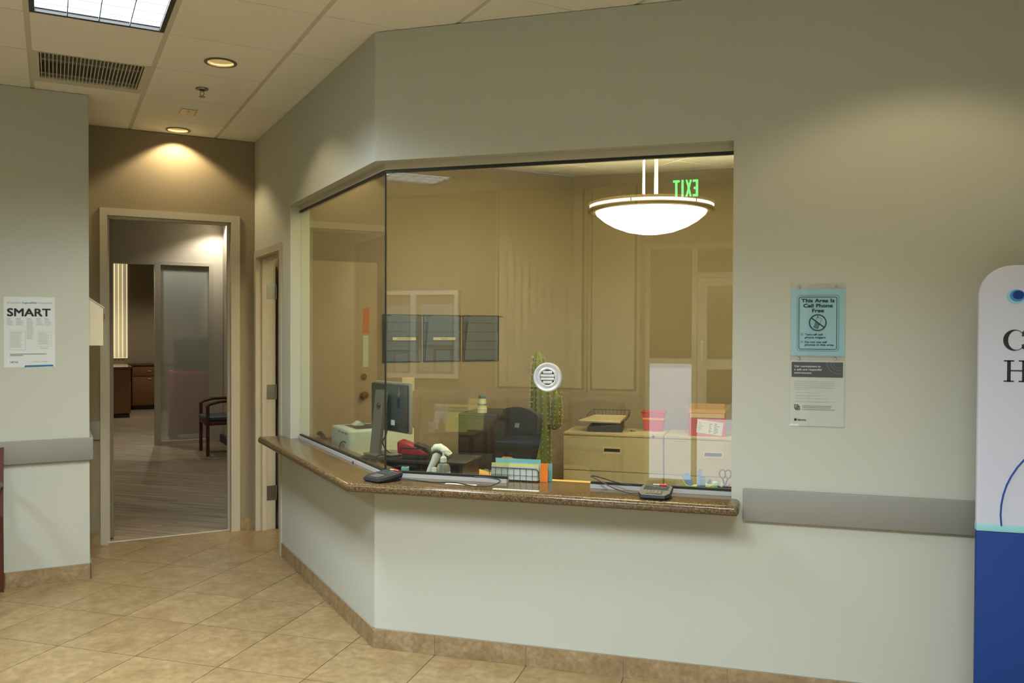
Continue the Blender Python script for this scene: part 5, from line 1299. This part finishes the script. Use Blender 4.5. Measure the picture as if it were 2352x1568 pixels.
blind(5, 'narrow closed vertical blind on the lobby wall, mirrored in the glass', .175, .60)
struct(MB().rbox((-2.6, TR + .001, .80), (.655, TR + .022, .925), .004).build('trim_4', M_RAIL), 'grey wall guard rail under the lobby blinds')
# entrance
en = sempty('door_3', 'glazed lobby entrance door with side panel, mirrored in the glass', (.735, TR, 0), 0)
M_ST = M_FRAME
b = MB()
for a, e in (((-.02, .001, 0), (.02, .06, 2.44)), ((.435, .001, 0), (.485, .06, 2.44)), ((1.44, .001, 0), (1.50, .06, 2.44)), ((.02, .001, 2.39), (1.44, .06, 2.44)), ((.485, .001, 2.10), (1.44, .06, 2.15)), ((.02, .001, 1.25), (.435, .06, 1.30)), ((.02, .001, 0), (.435, .06, .10))): b.box(a, e)
b.build('frame', M_ST, en, 0)
MB().box((.02, .012, 1.30), (.435, .020, 2.39)).build('side_pane', M_DKGLASS, en, 0)
MB().box((.02, .012, .10), (.435, .020, 1.25)).build('film_pane', M_DAY, en, 0)
MB().box((.485, .012, 2.15), (1.44, .020, 2.39)).build('transom_pane', M_DKGLASS, en, 0)
lf = MB(); [lf.box(a, e) for a, e in (((.49, .012, .01), (.58, .055, 2.095)), ((1.35, .012, .01), (1.435, .055, 2.095)), ((.58, .012, 2.02), (1.35, .055, 2.095)), ((.58, .012, 1.20), (1.35, .055, 1.30)), ((.58, .012, .71), (1.35, .055, .86)), ((.58, .012, .01), (1.35, .055, .71)))]
lf = lf.build('door_leaf', M_ST, en, 0)
MB().box((.49, .056, .04), (1.435, .058, .71)).build('film_panel', M_DAY, lf, 0)
for z0, z1 in ((.86, 1.20), (1.30, 2.02)): MB().box((.58, .028, z0), (1.35, .036, z1)).build('pane', M_DKGLASS, lf, 0)
MB().tube(smooth_path([(.535, .055, 1.27), (.535, .11, 1.28), (.535, .115, 1.36), (.535, .11, 1.46), (.535, .055, 1.47)], 4), .011, n=10).build('pull_handle', M_WHITE, lf)
# exit sign
ex = thing('exit_sign', 'green EXIT sign hung from the lobby ceiling, mirrored in the glass', 'exit sign', (1.175, -3.60, 0), PI)
MB().rbox((-.15, -.03, ZC - .055), (.15, .03, ZC - .004), .006).build('housing', M_ALU, ex)
MB().box((-.145, -.004, 2.725), (.145, .004, ZC - .055)).build('clear_panel', M_ACRYL, ex, 0)
for cx, kind in ((-.093, 'E'), (-.035, 'X'), (.018, 'I'), (.072, 'T')):
    b = MB(); z0, z1, hw, y0, y1 = 2.752, 2.898, .023, -.0062, -.0042
    if kind == 'E':
        b.box((cx - hw, y0, z0), (cx - hw + .020, y1, z1))
        for za, x1 in ((z0, hw), (z1 - .02, hw), ((z0 + z1) / 2 - .01, hw - .008)): b.box((cx - hw + .020, y0, za), (cx + x1, y1, za + .02))
    elif kind == 'X':
        b.prism([(cx - hw - .004, z0), (cx - hw + .013, z0), (cx + hw + .004, z1), (cx + hw - .013, z1)], y0, y1, 'y'); b.prism([(cx + hw - .013, z0), (cx + hw + .004, z0), (cx - hw + .013, z1), (cx - hw - .004, z1)], y0 - .0003, y1 - .0003, 'y')
    elif kind == 'I': b.box((cx - .010, y0, z0), (cx + .010, y1, z1))
    else: b.box((cx - .010, y0, z0), (cx + .010, y1, z1 - .02)); b.box((cx - .029, y0, z1 - .02), (cx + .029, y1, z1))
    b.build('letter', M_EXIT, ex, 0)
# side table with notices and cups
tb = thing('side_table', 'low dark side table between lobby chairs, mirrored in the glass', 'table', (-1.20, TR + .33, 0), PI)
MB().rbox((-.28, -.26, .50), (.28, .26, .53), .006).build('table_top', M_WOOD, tb)
for sx in (-.25, .25):
    for sy in (-.23, .23): MB().box((sx - .02, sy - .02, 0), (sx + .02, sy + .02, .50)).build('leg', M_WOOD, tb, 0)
def stand(label, s, t0, w, h, mm, band, words):
    t = thing('notice_stand', label, 'notice', (s, t0, .531), PI, 'notices on the lobby side table')
    M_ = Matrix.Rotation(math.radians(-10), 4, 'X')
    b = MB(M_); b.box((-w / 2, -.002, .004), (w / 2, 0, h)); b.build('sheet', mm, t, 0)
    b = MB(M_); b.box((-w / 2, -.0026, h - .075), (w / 2, -.0021, h - .02)); b.build('heading_band', band, t, 0)
    b = MB(); b.prism([(-.03, 0), (.09, 0), (.09, .004), (-.03, .004)], -w / 2, w / 2, 'x'); b.build('foot', M_ACRYL, t, 0)
    b = MB(M_); R = random.Random(9); lines(b, -w * .4, w * .4, [h - .11 - .024 * k for k in range(5)], .004, -.0021, .3, R); b.build('fine_print', M_GREYINK, t, 0)
    if words:
        o = text('heading', words, .036, M_PAPER if band is M_DKTEAL else M_INK, t, (0, 0, 0), 'CENTER', sx=.7)
        o.data.transform(M_ @ Matrix.Translation((0, -.0028, h - .060)))
stand('mauve headed notice on the lobby side table, mirrored in the glass', -1.36, TR + .30, .20, .27, M_PAPER, M_PURPLE, None)
stand('yellow welcome notice on the lobby side table, mirrored in the glass', -1.16, TR + .42, .22, .28, M_LIMEP, M_DKTEAL, 'Welcome to LabCorp')
stand('yellow cell phone notice at the back of the side table, mirrored', -1.03, TR + .22, .18, .33, M_PYEL, M_PYEL, 'This Area Is')
for s, mm, lb_ in ((-1.40, M_PAPER, 'white paper cup of pens on the lobby side table, mirrored'), (-1.29, M_CARD, 'brown paper cup of pens on the lobby side table, mirrored')):
    t = thing('pen_cup', lb_, 'cup', (s, TR + .50, .531), 0, 'cups on the lobby side table')
    MB().lathe([(0, 0), (.030, 0), (.042, .10), (.039, .10), (.028, .004), (0, .004)], n=20).build('cup', mm, t)
    if mm is M_PAPER:
        o = text('cup_print', 'PENS', .028, M_INK, t, (0, 0, 0), 'CENTER', fit=.044)
        o.data.transform(Matrix.Rotation(PI, 4, 'Z') @ Matrix.Translation((0, -.0385, .035)) @ Matrix.Rotation(math.radians(7), 4, 'X'))
    for k in range(3): MB().cyl((.01 * (k - 1), .005 * k, .006), (.018 * (k - 1), .008 * k, .15), .004, n=8).build('pen', (M_INK, M_BLUEINK, M_CORAL)[k], t)
